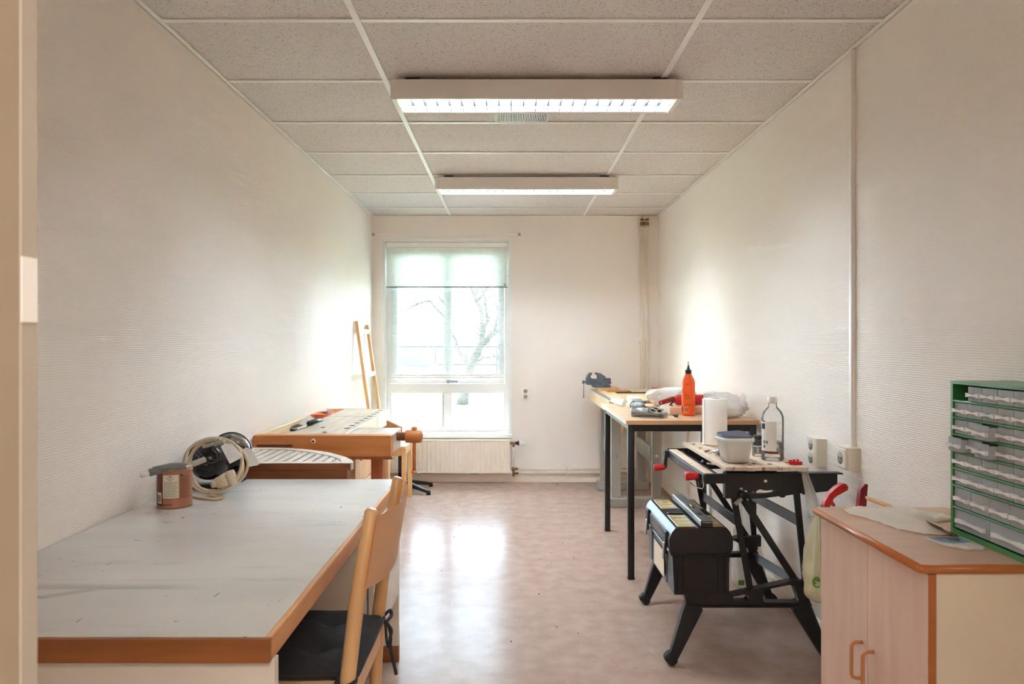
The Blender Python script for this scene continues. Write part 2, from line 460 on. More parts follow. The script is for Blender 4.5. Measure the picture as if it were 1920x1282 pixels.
part('wall_angle', MB().box(XL, XL + 0.02, YF1, YB, ZC - 0.001, 2.3935).box(XL, XL + 0.002, YF1, YB, ZC - 0.001, 2.42), M_tbar, ceil)
part('wall_angle', MB().box(XR - 0.02, XR, YF1, YB, ZC - 0.001, 2.3935).box(XR - 0.002, XR, YF1, YB, ZC - 0.001, 2.42), M_tbar, ceil)
part('wall_angle', MB().box(XL + 0.02, XR - 0.02, YB - 0.02, YB, ZC - 0.001, 2.3935), M_tbar, ceil)

def base(name, poly, ax, a, b): struct(name, MB().prism(poly, ax, a, b), M_base)
bp = lambda o, s_: [(o, 0), (o + s_ * 0.014, 0), (o + s_ * 0.014, 0.066), (o + s_ * 0.008, 0.076), (o, 0.076)]
base('baseboard_back', bp(YB, -1), 'X', XL, XR)
base('baseboard_right', bp(XR, -1), 'Y', YF1, YB - 0.014)
base('baseboard_left', bp(XL, 1), 'Y', YF1, YB - 0.014)

# ------------------------------------------------------------------ window
win = thing('window_1', None, None, (-0.572, 6.6, WZ0), kind='structure')
def ringp(x0, x1, z0, z1, t, y0, y1, tb=None, tt=None):
    tb = t if tb is None else tb; tt = t if tt is None else tt
    return MB().prism([(x0, z0), (x1, z0), (x1, z1), (x0, z1)], 'Y', y0, y1,
                      holes=[[(x0 + t, z0 + tb), (x1 - t, z0 + tb), (x1 - t, z1 - tt), (x0 + t, z1 - tt)]])
part('architrave', ringp(WX0 - 0.018, WX1 + 0.018, WZ0 - 0.004, WZ1 + 0.018, 0.018, YB - 0.012, YB + 0.02, 0.002), M_whitesat, win)
part('window_lining', ringp(WX0, WX1, WZ0, WZ1, 0.012, YB + 0.0, YB + 0.16), M_whitesat, win)
fx0, fx1 = -1.091, -0.053
part('window_frame', MB().prism([(WX0 + .012, WZ0 + .012), (WX1 - .012, WZ0 + .012), (WX1 - .012, WZ1 - .012), (WX0 + .012, WZ1 - .012)], 'Y', 6.635, 6.70,
     holes=[[(fx0, 0.487), (fx1, 0.487), (fx1, 0.793), (fx0, 0.793)], [(fx0, 0.877), (fx1, 0.877), (fx1, 2.11), (fx0, 2.11)]]), M_whitesat, win)
part('mullion', MB().box(-0.614, -0.533, 6.638, 6.695, 0.487, 0.793, 0.003), M_whitesat, win)
sash = part('sash', MB().prism([(fx0 + .002, 0.879), (fx1 - .002, 0.879), (fx1 - .002, 2.108), (fx0 + .002, 2.108)], 'Y', 6.628, 6.685,
     holes=[[(-1.027, 0.932), (-0.605, 0.932), (-0.605, 2.05), (-1.027, 2.05)], [(-0.533, 0.932), (-0.11, 0.932), (-0.11, 2.05), (-0.533, 2.05)]]), M_whitesat, win)
for x0, x1, z0, z1, p in ((-1.027, -0.605, 0.932, 2.05, sash), (-0.533, -0.11, 0.932, 2.05, sash), (fx0, -0.614, 0.487, 0.793, win), (-0.533, fx1, 0.487, 0.793, win)):
    part('pane', MB().box(x0 - .004, x1 + .004, 6.662, 6.666, z0 - .004, z1 + .004), M_pane, p)
part('seal', MB().box(-0.617, -0.613, 6.634, 6.64, .487, .793).box(-0.057, -0.0525, 6.632, 6.64, .487, .793).box(-1.0915, -1.088, 6.632, 6.64, .487, .793), M_blackm, win)
hd = part('window_handle', MB().cyl((-0.565, 6.628, 0.896), (-0.565, 6.60, 0.896), 0.016, 0.013).obox((-0.57, 6.60, 0.903), (-0.475, 6.585, 0.899), 0.012, 0.017, 0.003), M_alu, win, 'grey metal sash handle')
part('window_sill', MB().box(WX0 - 0.03, WX1 + 0.018, YB - 0.035, YB + 0.075, WZ0 - 0.034, WZ0 + 0.002, 0.004), M_whitesat, win)
for z in (1.86, 1.23):
    part('trickle_screw', MB().cyl((-0.02, 6.634, z), (-0.02, 6.63, z), 0.005, n=8), M_sockin, win)

# venetian blind between sash and room
vb = thing('venetian_blind', 'thin white venetian blind with open slats over the upper window panes', 'blind', (-0.57, 6.605, 0.94))
mb = MB(); n = 92
for k in range(n):
    z = 0.972 + k * 0.01245; y = 6.606
    a = mb.bm.verts.new((-1.078, y - 0.0065, z + 0.0006)); b = mb.bm.verts.new((-0.062, y - 0.0065, z + 0.0006)); m1 = mb.bm.verts.new((-1.078, y, z + 0.0006)); m2 = mb.bm.verts.new((-0.062, y, z + 0.0006))
    c = mb.bm.verts.new((-1.078, y + 0.0065, z - 0.0006)); d = mb.bm.verts.new((-0.062, y + 0.0065, z - 0.0006))
    mb.bm.faces.new((a, b, m2, m1)); mb.bm.faces.new((m1, m2, d, c))
o = part('slats', mb, pm('blind slat enamel', C(186, 194, 190), 0.5, var=0.02), vb); o['kind'] = 'stuff'
part('bottom_rail', MB().box(-1.08, -0.06, 6.596, 6.616, 0.930, 0.946, 0.003), M_white, vb)
part('head_rail', MB().box(-1.08, -0.06, 6.592, 6.62, 2.12, 2.145, 0.002), M_white, vb)
for x in (-0.98, -0.57, -0.16):
    part('ladder_cord', MB().cyl((x, 6.5965, 0.94), (x, 6.5965, 2.12), 0.0011, n=5).cyl((x, 6.6155, 0.94), (x, 6.6155, 2.12), 0.0011, n=5), M_white, vb)
part('stack', MB().box(-1.078, -0.062, 6.5975, 6.6145, 0.948, 0.966, 0.001), M_white, vb)

rb = thing('roller_blind', 'half drawn lacy white roller blind at the top of the window', 'blind', (-0.57, 6.57, 2.13))
part('cassette', MB().box(-1.124, -0.02, 6.563, 6.59, 2.112, 2.158, 0.006), M_white, rb)
part('blind_roll', MB().cyl((-1.12, 6.577, 2.10), (-0.024, 6.577, 2.10), 0.012), M_white, rb)
m = mix_clear('lacy blind fabric', 0.10, C(244, 246, 242), 0.5, 0.02, transl=0.40)
nt = m.node_tree
v = nt.nodes.new('ShaderNodeTexVoronoi'); v.inputs['Scale'].default_value = 42; v.feature = 'SMOOTH_F1'
tcn = [x for x in nt.nodes if x.type == 'TEX_COORD'][0]; nt.links.new(tcn.outputs['Object'], v.inputs['Vector'])
rp = nt.nodes.new('ShaderNodeValToRGB'); rp.color_ramp.elements[0].position = 0.28; rp.color_ramp.elements[1].position = 0.62
rp.color_ramp.elements[0].color = (0.0, 0.0, 0.0, 1); rp.color_ramp.elements[1].color = (0.05, 0.05, 0.05, 1)
nt.links.new(v.outputs['Distance'], rp.inputs['Fac'])
mixn = [x for x in nt.nodes if x.type == 'MIX_SHADER' and abs(x.inputs[0].default_value - 0.10) < 1e-6][0]
nt.links.new(rp.outputs['Color'], mixn.inputs[0])
part('blind_fabric', MB().box(-1.116, -0.028, 6.5655, 6.5663, 1.758, 2.10), m, rb)
part('weight_bar', MB().cyl((-1.118, 6.566, 1.752), (-0.026, 6.566, 1.752), 0.0075, n=10), M_alu, rb, 'grey weight bar')
part('brand_tab', MB().box(-0.055, -0.043, 6.5645, 6.5655, 1.765, 1.784), M_sockin, rb)

for x, lab in ((-1.165, 'short bare curtain rail bracket above window corner nearest the long plain wall'), (0.01, 'short bare curtain rail bracket above window corner nearest the wall pipes')):
    w2 = 0.068
    t = thing('curtain_bracket', lab, 'bracket', (x, YB, 2.22), 'curtain rail brackets above the window')
    s_ = 1 if x < -1 else -1
    part('rail_strip', MB().box(x - w2, x + w2, YB - 0.012, YB - 0.0005, 2.215, 2.232, 0.002), M_white, t)
    part('rail_clip', MB().box(x - s_ * w2 - 0.012, x - s_ * w2 + 0.014, YB - 0.018, YB - 0.0005, 2.212, 2.236, 0.002).box(x - s_ * w2 - 0.004, x - s_ * w2 + 0.002, YB - 0.02, YB - 0.018, 2.216, 2.232), M_sockin, t)

# ------------------------------------------------------------------ outside: lawn, road, tree, shrub, car, railing
M_lawn = pm('winter lawn', C(140, 146, 96), 0.9, col2=C(172, 172, 128), scale=1.2, detail=8, bump=0.4, bscale=30)
M_road = pm('pale asphalt', C(158, 158, 156), 0.85, var=0.05)
M_bark = pm('dark bark', C(62, 57, 51), 0.9, var=0.3, scale=9, bump=0.6, bscale=20)
M_twig = pm('red brown twigs', C(140, 84, 72), 0.8, var=0.2, scale=12)
struct('lawn', MB().box(-30, 30, 6.87, 24.0, -0.9, -0.45), M_lawn)
struct('road', MB().box(-60, 60, 24.0, 90, -1.0, -0.6), M_road)
tree = thing('tree', 'bare crooked winter tree on the lawn seen through the window', 'tree', (-1.35, 19.8, -0.45))
mp_ = 19.8 / 1367
TP = lambda px, py, dy=0.0: Vector(((px - 957) * mp_, 19.8 + dy, 1.263 - (py - 640) * mp_))
part('trunk', MB().tube([TP(866, 762), TP(870, 740), TP(874, 712, .1), TP(882, 685, .1), TP(893, 664)], [.17, .15, .135, .13, .12], 10), M_bark, tree)
limbs = [([TP(892, 667), TP(905, 646), TP(925, 626, .2), TP(950, 612, .4), TP(985, 590, .6)], .10),
         ([TP(892, 667), TP(901, 640, -.2), TP(906, 605, -.4), TP(896, 565, -.3), TP(882, 535, -.2), TP(862, 500)], .085),
         ([TP(900, 640), TP(912, 600, .3), TP(908, 560, .5), TP(898, 520, .6)], .06),
         ([TP(880, 690), TP(862, 660, .3), TP(846, 625, .5), TP(836, 580, .5), TP(815, 548, .4)], .06),
         ([TP(846, 625, .5), TP(826, 590, .7), TP(800, 562, .8), TP(770, 566, .9), TP(752, 580, .9)], .04),
         ([TP(925, 626, .2), TP(935, 590, .4), TP(928, 560, .6)], .045),
         ([TP(896, 565, -.3), TP(915, 542, -.4), TP(935, 530, -.5), TP(948, 508, -.5)], .04),
         ([TP(882, 535, -.2), TP(855, 528, 0), TP(830, 530, .2), TP(800, 524, .2)], .04),
         ([TP(885, 682), TP(905, 672, -.3), TP(926, 668, -.5), TP(944, 676, -.6)], .03)]
RT = random.Random(3)
for pts, r in limbs:
    P = []
    for a, b in zip(pts, pts[1:]):
        for k in range(3): P.append(a.lerp(b, k / 3) + Vector((RT.uniform(-1, 1), RT.uniform(-1, 1), RT.uniform(-1, 1))) * 0.03)
    P.append(pts[-1]); nP = len(P)
    bo = part('branch', MB().tube(P, [max(.008, r * (1 - .8 * k / nP)) for k in range(nP)], 7), M_bark, tree)
    tw = MB()
    for k in range(3, nP):
        for _ in range(4):
            d = Vector((RT.uniform(-1, 1), RT.uniform(-.6, .6), RT.uniform(-.5, 1))).normalized(); L_ = RT.uniform(.25, .8)
            q = [P[k]]
            for s_ in range(3):
                d = (d + Vector((RT.uniform(-.5, .5), RT.uniform(-.4, .4), RT.uniform(-.3, .4)))).normalized(); q.append(q[-1] + d * L_ / 3)
            tw.tube(q, [.012, .009, .006, .004], 4)
            for s_ in (1, 2):
                e = Vector((RT.uniform(-1, 1), RT.uniform(-.5, .5), RT.uniform(-.3, 1))).normalized()
                tw.tube([q[s_], q[s_] + e * .2, q[s_] + e * .38 + Vector((0, 0, .04))], [.007, .005, .003], 4)
    o = part('twigs', tw, M_bark, bo); o['kind'] = 'stuff'
sh = thing('shrub', 'low shrub of bare reddish twigs outside the lower window pane', 'shrub', (-1.36, 9.2, -0.45))
tw = MB()
for k in range(95):
    a = RT.uniform(0, 2 * PI); b = RT.uniform(.05, .5); h = RT.uniform(.72, 1.22)
    p0 = Vector((-1.36 + .06 * math.cos(a), 9.2 + .06 * math.sin(a), -0.45)); d = Vector((math.cos(a) * b, math.sin(a) * b, 1))
    P = [p0 + d * (h * s_ / 4) + Vector((RT.uniform(-1, 1), RT.uniform(-1, 1), 0)) * .012 * s_ for s_ in range(5)]
    tw.tube(P, [.006, .005, .0042, .0034, .002], 4)
    for s_ in (2, 3):
        e = Vector((RT.uniform(-.6, .6), RT.uniform(-.6, .6), 1)).normalized(); tw.tube([P[s_], P[s_] + e * h * .22], [.0034, .002], 4)
o = part('twigs', tw, M_twig, sh); o['kind'] = 'stuff'
part('root_crown', MB().blob((-1.36, 9.2, -0.45), (.12, .12, .06), 2, .2, 3, 4), M_twig, sh)

M_carp = pm('silver car paint', C(196, 204, 210), 0.25, 0.3, var=0.02)
M_carg = pm('dark car glass', C(40, 60, 70), 0.1, var=0.1)
car = thing('car', 'silver parked car beyond the lawn seen through the blind', 'car', (-3.9, 28, -0.6))
cx, cz = -3.9, -0.6
part('body', MB().prism([(cx + u, cz + w) for u, w in ((-2.1, .28), (2.1, .28), (2.14, .55), (2.05, .72), (1.15, .86), (.45, 1.36), (-.1, 1.44), (-1.0, 1.42), (-1.75, .98), (-2.1, .9))], 'Y', 27.2, 28.8), M_carp, car)
part('side_glass', MB().prism([(cx + u, cz + w) for u, w in ((.98, .9), (.4, 1.29), (-.1, 1.36), (-.95, 1.34), (-1.45, .97))], 'Y', 27.185, 28.815), M_carg, car)
for u in (-1.3, 1.3):
    wh = part('wheel', MB().cyl((cx + u, 27.18, cz + .32), (cx + u, 27.42, cz + .32), .32, n=20), M_rubber, car)
    part('wheel_rim', MB().cyl((cx + u, 27.17, cz + .32), (cx + u, 27.2, cz + .32), .2, n=16), M_alu, wh)
rl = thing('railing', 'long metal street railing beyond the parked car', 'railing', (-3.5, 33, -0.6))
part('rail', MB().box(-9, 5, 32.97, 33.03, .98, 1.06), M_blackm, rl)
part('rail', MB().box(-9, 5, 32.98, 33.02, .18, .24), M_blackm, rl)
for k in range(11):
    part('post', MB().box(-8.95 + k * 1.39 - .03, -8.95 + k * 1.39 + .03, 32.94, 33.06, -.6, 1.05), M_blackm, rl)

# ------------------------------------------------------------------ radiator, pipes, sockets
rad = thing('radiator', 'cream ribbed panel radiator under the window', 'radiator', (-0.58, 6.5, 0.1))
RX0, RX1, RZ0, RZ1 = -1.165, -0.004, 0.098, 0.392
def ridge(u, v):
    x = RX0 + 0.02 + u * (RX1 - RX0 - 0.04); k = (x - RX0) / 0.0395
    s_ = 0.5 + 0.5 * math.cos(2 * PI * k); s_ = min(1, max(0, (s_ - .25) * 1.8))
    e = min(1, min(v, 1 - v) / 0.07)
    return (x, 6.462 - 0.011 * s_ * min(1, e) + (0.0), RZ0 + 0.012 + v * (RZ1 - RZ0 - 0.024))
part('front_panel', MB().grid(ridge, 232, 14), M_rad, rad, angle=60)
part('panel_rim', MB().prism([(RX0, RZ0), (RX1, RZ0), (RX1, RZ1), (RX0, RZ1)], 'Y', 6.455, 6.476, holes=[[(RX0 + .02, RZ0 + .012), (RX1 - .02, RZ0 + .012), (RX1 - .02, RZ1 - .012), (RX0 + .02, RZ1 - .012)]]), M_rad, rad)
part('rear_panel', MB().box(RX0, RX1, 6.476, 6.52, RZ0 + .004, RZ1 - .004, .003), M_rad, rad)
for x in (-0.9, -0.3):
    part('wall_bracket', MB().box(x, x + .04, 6.52, 6.56, .15, .36), M_rad, rad)
part('bleed_foot', MB().box(-0.36, -0.28, 6.47, 6.5, .085, .099), M_sockin, rad)
th = thing('thermostat_valve', 'white and black thermostat valve at the end of the radiator', 'valve', (0.06, 6.49, 0.36))
part('valve_body', MB().cyl((-0.004, 6.498, .357), (.05, 6.498, .357), .011).cyl((.028, 6.498, .357), (.028, 6.498, .325), .010), M_brass, th)
part('black_collar', MB().cyl((.045, 6.498, .357), (.078, 6.498, .357), .012, .022), M_black, th, 'black collar')
part('thermostat_head', MB().cyl((.078, 6.498, .357), (.13, 6.498, .357), .024, .022).cyl((.13, 6.498, .357), (.134, 6.498, .357), .021), M_white, th)
part('riser_pipe', MB().cyl((.028, 6.498, .33), (.028, 6.498, .11), .0075, n=10), M_pipe, th)
part('brass_fitting', MB().cyl((.028, 6.498, .145), (.028, 6.498, .062), .011, n=10).cyl((.02, 6.498, .125), (.065, 6.525, .125), .010, n=10).cyl((.02, 6.498, .085), (.065, 6.525, .085), .010, n=10).cyl((.01, 6.498, .125), (.05, 6.498, .125), .013, n=6), M_brass, th)
hp = thing('heating_pipes', 'two thin painted heating pipes running low along the window wall', 'pipe', (.6, 6.53, .1))
for z in (.121, .0865):
    part('pipe', MB().cyl((.06, 6.53, z), (1.15, 6.53, z), .0085, n=12), M_pipe, hp)
for x in (.51, 1.06):
    part('pipe_clip', MB().box(x - .012, x + .012, 6.518, 6.56, .077, .137, .003), M_pipe, hp)
vp = thing('riser_pipes', 'pair of painted vertical pipes beside the corner of the window wall', 'pipe', (1.2, 6.53, 0))
for x in (1.178, 1.222):
    part('pipe', MB().cyl((x, 6.527, 0.002), (x, 6.527, 2.388), .0125, n=14), M_pipe, vp)
for z in (2.27, 1.255):
    part('pipe_clip', MB().box(1.158, 1.242, 6.512, 6.56, z - .011, z + .011, .003).cyl((1.2, 6.513, z), (1.2, 6.508, z), .005, n=8), M_pipe, vp)
for x in (1.178, 1.222):
    part('compression_nut', MB().cyl((x, 6.527, 2.30), (x, 6.527, 2.33), .019, n=6).cyl((x, 6.527, 2.345), (x, 6.527, 2.36), .017, n=6), M_brass, vp)

so = thing('wall_socket', 'white double wall socket on the window wall beside the radiator valve', 'socket', (.134, YB, .79))
part('socket_plate', MB().box(.100, .170, YB - .028, YB, .745, .842, .008, 2), M_sock, so)
for z in (.818, .770):
    q = part('socket_well', MB().cyl((.135, YB - .0285, z), (.135, YB - .0275, z), .0185, n=20), M_sockin, so)
    part('pin_hole', MB().cyl((.1275, YB - .0292, z), (.1275, YB - .028, z), .003, n=8).cyl((.1425, YB - .0292, z), (.1425, YB - .028, z), .003, n=8), M_dark, q)
# double socket on the side wall: a wedge box facing the window
s2 = thing('double_socket', 'cream double socket box mounted above the folding vise bench', 'socket', (XR, 3.12, .79))
M_sockc = pm('aged cream plastic', C(222, 214, 196), 0.35, var=0.03)
part('socket_box', MB().prism([(XR, 3.06), (XR - .040, 3.065), (XR - .046, 3.075), (XR - .046, 3.155), (XR - .038, 3.17), (XR, 3.175)], 'Z', .735, .853), M_sockc, s2)
for z in (.823, .766):
    q = part('socket_well', MB().cyl((XR - .0465, 3.117, z), (XR - .0455, 3.117, z), .024, n=22), M_sockin, s2)
    part('pin_hole', MB().cyl((XR - .0472, 3.108, z), (XR - .046, 3.108, z), .003, n=8).cyl((XR - .0472, 3.126, z), (XR - .046, 3.126, z), .003, n=8), M_dark, q)
s3 = thing('single_socket', 'cream single socket box under the vertical cable duct', 'socket', (XR, 2.81, .82))
part('socket_box', MB().prism([(XR, 2.765), (XR - .045, 2.768), (XR - .05, 2.775), (XR - .05, 2.845), (XR - .042, 2.855), (XR, 2.858)], 'Z', .772, .857), M_sockc, s3)
part('face_plate', MB().box(XR - .058, XR - .0502, 2.772, 2.848, .776, .853, .004), M_sock, s3)
q = part('socket_well', MB().cyl((XR - .0588, 2.81, .815), (XR - .0578, 2.81, .815), .024, n=22), M_sockin, s3)
part('pin_hole', MB().cyl((XR - .0595, 2.801, .815), (XR - .058, 2.801, .815), .003, n=8).cyl((XR - .0595, 2.819, .815), (XR - .058, 2.819, .815), .003, n=8), M_dark, q)
cd = thing('cable_duct', 'thin white vertical cable duct on the side wall up to the ceiling', 'cable duct', (XR, 2.81, .857))
part('duct', MB().box(XR - .016, XR, 2.802, 2.826, .857, 2.389, .002), M_sock, cd)
part('duct_lid', MB().box(XR - .0185, XR - .016, 2.804, 2.824, .857, 2.389, .001), M_sock, cd)

# ------------------------------------------------------------------ ceiling lights
M_lampw = pm('luminaire white steel', C(232, 226, 218), 0.4, var=0.015)
M_refl = pm('white reflector', C(240, 242, 242), 0.25, var=0.02)
M_louv = pm('louver aluminium', C(226, 232, 236), 0.22, 0.85, var=0.03)
M_blade_shade = pm('shade dark louver blade', C(34, 36, 37), 0.6, var=0.05)  # pale aluminium painted dark, so the blades show as shaded lines
M_tube = pm('glowing fluorescent tube', C(244, 246, 246), 0.2, var=0.01)
M_tube.node_tree.nodes['Principled BSDF'].inputs['Emission Color'].default_value = (0.87, 0.99, 1.10, 1)
M_tube.node_tree.nodes['Principled BSDF'].inputs['Emission Strength'].default_value = 25.0
lt = thing('ceiling_light', 'long white louvered ceiling light closest to the doorway', 'ceiling light', (0.111, 3.185, 2.39), 'louvered ceiling lights')
LX0, LX1, LY0, LY1, LZ0, LZ1 = -0.509, 0.731, 3.09, 3.285, 2.292, 2.374
part('housing', MB().box(LX0 + .03, LX1 - .03, LY0, LY0 + .012, LZ0, LZ1).box(LX0 + .03, LX1 - .03, LY1 - .012, LY1, LZ0, LZ1).box(LX0 + .03, LX1 - .03, LY0 + .012, LY1 - .012, LZ1 - .008, LZ1), M_lampw, lt)
part('end_cap', MB().box(LX0, LX0 + .03, LY0 - .002, LY1 + .002, LZ0 - .002, LZ1 + .001, .005), M_lampw, lt)
part('end_cap', MB().box(LX1 - .03, LX1, LY0 - .002, LY1 + .002, LZ0 - .002, LZ1 + .001, .005), M_lampw, lt)
for x in (LX0 + .06, LX1 - .12):
    part('mounting_foot', MB().box(x, x + .06, LY0 + .03, LY1 - .03, LZ1, 2.3905), M_blackm, lt)
lx0, lx1 = LX0 + .031, LX1 - .031
part('reflector', MB().box(lx0, lx1, LY0 + .0125, LY1 - .0125, LZ1 - .012, LZ1 - .009), M_refl, lt)
part('spine', MB().box(lx0, lx1, (LY0 + LY1) / 2 - .003, (LY0 + LY1) / 2 + .003, LZ0 + .0005, LZ0 + .024), M_blade_shade, lt)
for yy in (LY0 + .056, LY1 - .056):
    part('lamp_tube', MB().cyl((lx0, yy, LZ0 + .058), (lx1, yy, LZ0 + .058), .013, n=14), M_tube, lt)
part('louver_side', MB().prism([(LY0 + .0125, LZ0), (LY0 + .018, LZ0), (LY0 + .021, LZ0 + .03), (LY0 + .0125, LZ0 + .03)], 'X', lx0, lx1), M_louv, lt)
part('louver_side', MB().prism([(LY1 - .0125, LZ0), (LY1 - .018, LZ0), (LY1 - .021, LZ0 + .03), (LY1 - .0125, LZ0 + .03)], 'X', lx0, lx1), M_louv, lt)
NB = 22
for row in (0, 1):
    a, b = (LY0 + .018, (LY0 + LY1) / 2 - .0035) if row == 0 else ((LY0 + LY1) / 2 + .0035, LY1 - .018)
    me = None
    for k in range(1, NB):
        x = lx0 + (lx1 - lx0) * k / NB
        if me is None:
            x_0 = x; me = MB().prism([(x - .0016, LZ0 + .001), (x + .0016, LZ0 + .001), (x + .003, LZ0 + .023), (x - .003, LZ0 + .023)], 'Y', a, b).mesh('louver_blade')
        o = place('louver_blade', me, M_blade_shade, lt); o.location.x = x - x_0
l2 = dup(lt, (0.11, 5.02, 2.39), 'long white louvered ceiling light closest to the window')
M_tube_boost = M_tube.copy(); M_tube_boost.name = 'boosted fluorescent tube'
M_tube_boost.node_tree.nodes['Principled BSDF'].inputs['Emission Strength'].default_value = 40.0  # extra glow added here to brighten the window end of the room
for o in l2.children:
    if o.name.startswith('lamp_tube'):
        o.material_slots[0].link = 'OBJECT'; o.material_slots[0].material = M_tube_boost
av = thing('air_vent', 'small slatted exhaust vent in the ceiling just behind the closest light', 'vent', (.06, 3.69, 2.39))
part('vent_frame', MB().prism([(-.075, 3.60), (.19, 3.60), (.19, 3.752), (-.075, 3.752)], 'Z', 2.3875, 2.396, holes=[[(-.070, 3.605), (.185, 3.605), (.185, 3.747), (-.070, 3.747)]]), M_lampw, av)
part('vent_recess', MB().box(-.070, .185, 3.605, 3.747, 2.3945, 2.396), M_dark, av)
mb = MB()
for k in range(30):
    x = -.066 + k * .0085; mb.obox((x, 3.605, 2.3915), (x, 3.747, 2.3915), .0042, .006, up=(0.2, 0, 1))
o = part('vent_slats', mb, M_tbar, av); o['kind'] = 'stuff'
# ------------------------------------------------------------------ white desk with wooden edge
DX0, DX1, DY0, DY1, DZ = XL + 0.004, -0.445, 1.347, 2.914, 0.713
dk = thing('desk', 'worn white topped desk with thick wooden edge against the plain wall', 'desk', (-0.84, 2.13, 0))
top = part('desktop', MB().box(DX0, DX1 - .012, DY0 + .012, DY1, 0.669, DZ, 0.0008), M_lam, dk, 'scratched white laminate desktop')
part('edge_strip', MB().box(DX0, DX1, DY0, DY0 + .0118, 0.668, DZ - .0003, 0.0012), W_desk_shade, dk)
part('edge_strip', MB().box(DX1 - .0118, DX1, DY0 + .012, DY1, 0.668, DZ - .0003, 0.0012), W_deskY, dk)
part('side_panel', MB().box(DX0 + .02, DX1 + .004, DY0 + .016, DY0 + .040, 0, .668, .001), M_side, dk)
part('side_panel', MB().box(DX0 + .02, DX1 + .004, 2.876, 2.900, .062, .668, .001), M_side, dk)
part('plinth', MB().box(DX0 + .02, DX1 + .004, 2.872, 2.902, 0, .0615, .001), W_desk_shade, dk, 'wooden plinth')
part('back_panel', MB().box(DX0 + .02, DX0 + .038, DY0 + .04, 2.876, .25, .668), M_side, dk)
part('drawer_box', MB().box(-0.93, DX1 - .018, 2.35, 2.874, .272, .667, .001), M_side, dk)
dr = part('drawer_front', MB().box(DX1 - .0135, DX1 + .004, 2.352, 2.8735, .270, .664, .0012), M_side, dk)
part('handle', MB().tube([(DX1 + .004, 2.685, .500), (DX1 + .02, 2.69, .502), (DX1 + .024, 2.70, .488), (DX1 + .02, 2.71, .474), (DX1 + .004, 2.715, .472)], .0035, 6), M_blackm, dr, 'small dark drawer pull')
# reflection on the desktop, painted as grey bands into its colour
M_refl_band = pm('grey reflection tone', C(150, 152, 152), 0.35, var=0.06)
def painted_reflection():
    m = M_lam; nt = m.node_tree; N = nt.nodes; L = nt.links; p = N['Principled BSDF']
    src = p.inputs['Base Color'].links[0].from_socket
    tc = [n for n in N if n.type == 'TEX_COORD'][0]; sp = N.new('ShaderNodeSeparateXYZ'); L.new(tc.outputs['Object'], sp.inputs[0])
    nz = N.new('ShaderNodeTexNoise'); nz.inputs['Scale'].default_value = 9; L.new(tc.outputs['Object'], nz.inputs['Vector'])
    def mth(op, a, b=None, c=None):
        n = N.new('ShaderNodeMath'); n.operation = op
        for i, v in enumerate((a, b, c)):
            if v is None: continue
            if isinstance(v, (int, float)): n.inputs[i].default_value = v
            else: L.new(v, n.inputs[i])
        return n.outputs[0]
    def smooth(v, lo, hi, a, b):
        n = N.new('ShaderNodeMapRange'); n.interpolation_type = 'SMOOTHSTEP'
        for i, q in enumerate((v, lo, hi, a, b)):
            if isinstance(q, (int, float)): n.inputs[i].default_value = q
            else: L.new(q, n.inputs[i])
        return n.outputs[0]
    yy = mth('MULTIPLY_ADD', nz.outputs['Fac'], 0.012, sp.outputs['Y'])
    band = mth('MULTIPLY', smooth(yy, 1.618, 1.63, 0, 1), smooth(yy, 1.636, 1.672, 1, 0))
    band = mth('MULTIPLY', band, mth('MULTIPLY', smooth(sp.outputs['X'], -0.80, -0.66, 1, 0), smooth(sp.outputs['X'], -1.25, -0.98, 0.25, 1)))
    dg = mth('MULTIPLY_ADD', sp.outputs['X'], -0.62, mth('MULTIPLY', sp.outputs['Y'], 1.0))     # diagonal arm of the painted reflection, towards the wall
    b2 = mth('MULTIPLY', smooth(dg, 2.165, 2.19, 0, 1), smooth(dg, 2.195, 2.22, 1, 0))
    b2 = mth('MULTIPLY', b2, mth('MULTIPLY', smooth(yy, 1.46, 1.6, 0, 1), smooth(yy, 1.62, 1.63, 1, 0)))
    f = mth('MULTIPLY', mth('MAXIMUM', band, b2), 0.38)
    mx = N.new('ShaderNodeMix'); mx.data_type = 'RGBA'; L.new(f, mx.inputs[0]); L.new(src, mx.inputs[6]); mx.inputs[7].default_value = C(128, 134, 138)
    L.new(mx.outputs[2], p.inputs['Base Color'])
painted_reflection()

# ------------------------------------------------------------------ chair at the desk
ch = thing('wooden_chair', 'pale beech chair with curved plywood backrest pushed under the white desk', 'chair', (-0.55, 1.92, 0))
for y in (1.72, 2.12):
    pts = [(-.372, 0), (-.392, .27), (-.384, .468), (-.3625, .65), (-.328, .862)]
    mb = MB(); ring = []
    for (x, z), r in zip(pts, (.013, .017, .019, .0185, .016)):
        ring.append((Vector((x, y, z)), r))
    mb.tube([q[0] for q in ring] + [Vector((-.3262, y, .8685))], [q[1] for q in ring] + [.011], 12)
    part('back_post', mb, W_beech, ch, angle=50)
def bk(u, v):
    y = 1.70 + u * .44; t = (u - .5) * 2
    z = .672 + .012 * t * t + v * (.182 - .01 * t * t)
    x = -.328 - (.86 - z) * .165 + .0185 + .034 * (1 - t * t)
    return (x, y, z)
mb = MB().grid(bk, 24, 6); bmesh.ops.solidify(mb.bm, geom=mb.bm.faces[:], thickness=.008)
part('backrest', mb, W_beechp, ch, angle=35)
part('seat', MB().box(-.80, -.40, 1.725, 2.115, .428, .446, .006, 2), W_beechp, ch)
part('seat_rail', MB().box(-.396, -.374, 1.738, 2.102, .385, .446, .003), W_beech, ch)
part('seat_rail', MB().box(-.80, -.40, 1.70, 1.722, .375, .428, .003), W_beech, ch)
part('seat_rail', MB().box(-.80, -.40, 2.118, 2.14, .375, .428, .003), W_beech, ch)
